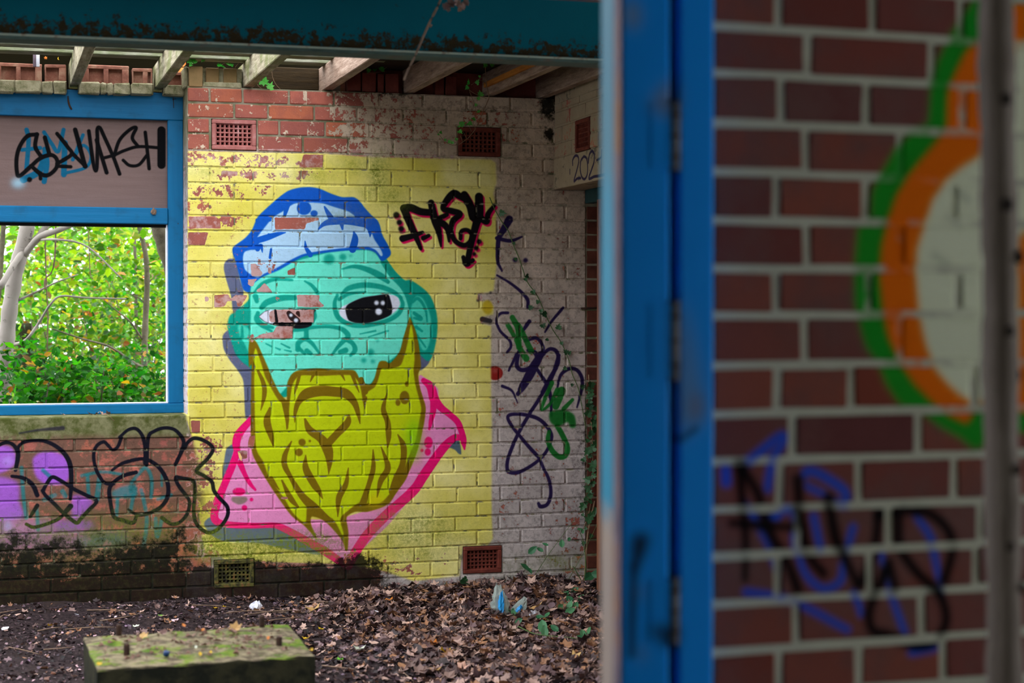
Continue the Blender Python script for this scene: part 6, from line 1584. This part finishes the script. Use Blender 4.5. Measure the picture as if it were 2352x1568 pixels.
def limb(root, name, pts, r0, r1, mat, b):
    c = crv([Vector(p) - b for p in pts], 5)
    return MB().tube(c, [r0 + (r1 - r0) * i / (len(c) - 1) + .06 * r0 * math.sin(i * 1.9) for i in range(len(c))], 9).obj(name, MAT[mat], root)
def tree(name, label, cat, base, trunk, r0, r1, mat, branches=(), crown=None, group=None):
    b = Vector(base)
    root = tag(empty(name, b), label, cat, group)
    limb(root, 'trunk', trunk, r0, r1, mat, b)
    for pts, a, e in branches: limb(root, 'branch', pts, a, e, mat, b)
    for k, (c, rad, n, pal, size) in enumerate(crown or ()):
        me = leaf_cloud(n, ell(Vector(c) - b, rad), pal, size, 50 + k + int(abs(c[0]) * 37))
        tag(link('foliage', me, MAT['foliage'], root), kind='stuff')
    return root
at = lambda px, py, Y: onY(px, py, Y)
gb = lambda px, Y: Vector((onY(px, 900, Y).x, Y, -.08))
# silver birch leaning across the left of the window
Y = 2.2
b = gb(-10, Y)
tree('birch_tree', 'pale birch leaning across the left of the window, forked low down', 'tree', b, [b, at(6, 900, Y), at(14, 790, Y), at(24, 700, Y), at(40, 610, Y), at(66, 510, Y), at(90, 420, Y), at(120, 300, Y), at(150, 150, Y)], .052, .034, 'birch',
     [([at(52, 590, Y), at(90, 545, Y - .1), at(130, 530, Y - .2), at(170, 512, Y - .2), at(220, 470, Y - .3)], .022, .012), ([at(0, 660, Y - .2), at(30, 610, Y - .1), at(60, 570, Y), at(86, 545, Y), at(110, 515, Y)], .018, .018), ([at(30, 792, Y), at(60, 780, Y - .3), at(90, 740, Y - .3), at(115, 700, Y - .4), at(140, 680, Y - .4), at(200, 684, Y - .4), at(290, 686, Y - .4)], .010, .004), ([at(40, 690, Y), at(80, 672, Y), at(130, 648, Y - .2), at(180, 630, Y - .2)], .008, .003), ([at(80, 552, Y), at(130, 550, Y - .3), at(200, 566, Y - .3), at(280, 640, Y - .4)], .008, .004)],
     [(at(120, 250, Y + .4), (1.0, 1.1, .9), 900, GREENS, (.05, .08)), (at(170, 585, Y + .6), (.36, .6, .34), 260, GREENS, (.04, .07))])
Y = 3.6; b = gb(56, Y)
tree('dark_tree', 'dark tree trunk standing behind the birch, broken off short', 'tree', b, [b, at(56, 900, Y), at(53, 800, Y), at(52, 742, Y)], .068, .062, 'bark_dark')
Y = 3.0; b = gb(335, Y)
tree('grey_sapling', 'slim grey sapling with a long side branch near the window frame', 'tree', b, [b, at(333, 920, Y), at(332, 820, Y), at(334, 740, Y), at(338, 650, Y), at(335, 590, Y), at(325, 540, Y), at(300, 440, Y)], .024, .014, 'bark',
     [([at(331, 845, Y), at(300, 828, Y - .2), at(250, 795, Y - .4), at(190, 778, Y - .6), at(120, 755, Y - .8)], .010, .004), ([at(328, 780, Y), at(300, 740, Y - .1), at(270, 715, Y - .2), at(240, 690, Y - .3)], .007, .003), ([at(335, 700, Y), at(320, 685, Y), at(290, 672, Y)], .006, .003), ([at(336, 660, Y), at(350, 640, Y), at(370, 628, Y)], .005, .003)],
     [(at(330, 560, Y + .2), (.40, .5, .35), 260, GREENS, (.04, .07)), (at(300, 300, Y), (.8, .8, .7), 500, GREENS, (.05, .08))])
Y = 3.9; b = gb(318, Y)
tree('thin_sapling', 'thinner pale sapling just left of the grey one', 'tree', b, [b, at(317, 900, Y), at(314, 800, Y), at(312, 680, Y), at(310, 580, Y), at(306, 460, Y)], .016, .010, 'bark', [], [(at(300, 590, Y + .2), (.35, .4, .3), 150, GREENS, (.04, .07))])
Y = 1.9; b = gb(440, Y)
tree('leaning_tree', 'thick grey brown trunk slanting in behind the top right of the window', 'tree', b, [b, at(430, 760, Y), at(406, 640, Y), at(380, 560, Y), at(362, 500, Y), at(320, 380, Y), at(270, 200, Y)], .060, .05, 'bark', [], [(at(260, 150, Y + .5), (1.0, 1.0, .7), 700, GREENS, (.05, .08))])
Y = 2.8; b = gb(-30, Y)
tree('slender_tree', 'slender grey stem crossing the top left corner of the window view', 'tree', b, [b, at(-24, 800, Y), at(-6, 690, Y), at(2, 600, Y), at(8, 520, Y), at(16, 420, Y)], .022, .014, 'bark')
# shrubs, nearest first
SH = [((60, 905), 1.7, (.36, .30, .30), 800, DARKG, (.035, .07), 'glossy dark green bush below the birch at the left of the window'), ((210, 915), 1.9, (.42, .35, .26), 950, DARKG, (.035, .075), 'broad leaved green bush at the lower middle of the window'), ((350, 905), 2.1, (.36, .35, .34), 800, DARKG, (.03, .06), 'green bush at the lower right of the window around the sapling foot'),
      ((130, 850), 3.4, (.6, .5, .5), 1300, DARKG + GREENS, (.035, .07), 'mid green shrub behind the broken dark trunk'), ((270, 800), 3.6, (.55, .5, .55), 1300, DARKG + GREENS, (.03, .06), 'mid green shrub filling the middle of the window view'), ((200, 700), 4.6, (.8, .6, .62), 1700, GREENS, (.03, .06), 'light green shrub with yellow leaves beyond the mid green ones'), ((360, 720), 4.4, (.55, .6, .7), 1600, GREENS, (.03, .06), 'light green shrub behind the saplings'),
      ((20, 690), 4.8, (.6, .6, .7), 1500, GREENS, (.03, .06), 'light green shrub behind the birch'), ((120, 600), 6.5, (.9, .8, .6), 1600, GREENS, (.035, .065), 'yellow green thicket seen over the shrubs at the left'), ((290, 580), 6.8, (.9, .8, .5), 1500, GREENS, (.035, .065), 'yellow green thicket seen over the shrubs at the right'),
      ((180, 830), 8.5, (2.2, .8, .9), 2400, GREENS, (.07, .11), 'pale thicket far behind the shrubs'), ((60, 640), 11, (2.2, 1.2, 1.5), 3000, GREENS, (.08, .13), 'distant light green tree crown at the left of the window'), ((330, 650), 12, (2.4, 1.2, 1.6), 3000, GREENS, (.08, .13), 'distant light green tree crown at the right of the window')]
for k, ((px, py), Y, rad, n, pal, size, label) in enumerate(SH):
    c = at(px, py, Y)
    root = tag(empty('shrub', (c.x, Y, -.08)), label, 'shrub', 'shrubs beyond the window')
    bb = Vector((c.x, Y, -.08))
    n_ = 5
    for j in range(n_):
        a = j * 1.3 + k
        tip = Vector((rad[0] * .7 * math.cos(a), rad[1] * .7 * math.sin(a), c.z + .08 + rad[2] * rnd.uniform(-.2, .7)))
        MB().tube(crv([(0.03 * math.cos(a), .03 * math.sin(a), 0), tuple(tip * .5 + Vector((0, 0, .1))), tuple(tip)], 4), [.010, .009, .008, .008, .007, .006, .005, .004, .003], 5).obj('stem', MAT['bark'], root)
    tag(link('foliage', leaf_cloud(n, ell(c - bb, rad), pal, size, 300 + k), MAT['foliage'], root), kind='stuff')
# bare hanging twigs between the birch and the sapling
for k, (pts, r) in enumerate((([(128, 520), (126, 590), (104, 640), (104, 665)], .005), ([(100, 545), (106, 640), (110, 720), (108, 820)], .004), ([(200, 560), (206, 610), (214, 640)], .003))):
    w = [at(a, c, 2.0 + .2 * k) for a, c in pts]
    w[0] = w[0] + Vector((0, 0, .5))
    tag(MB().tube(crv([q - w[-1] for q in w], 5), r, 5).obj('hanging_branch', MAT['twig'], None, w[-1]), ('crooked dark twig hanging right of the birch', 'long straight twig hanging beside the birch', 'short thin twig hanging in the middle of the window')[k], 'branch')
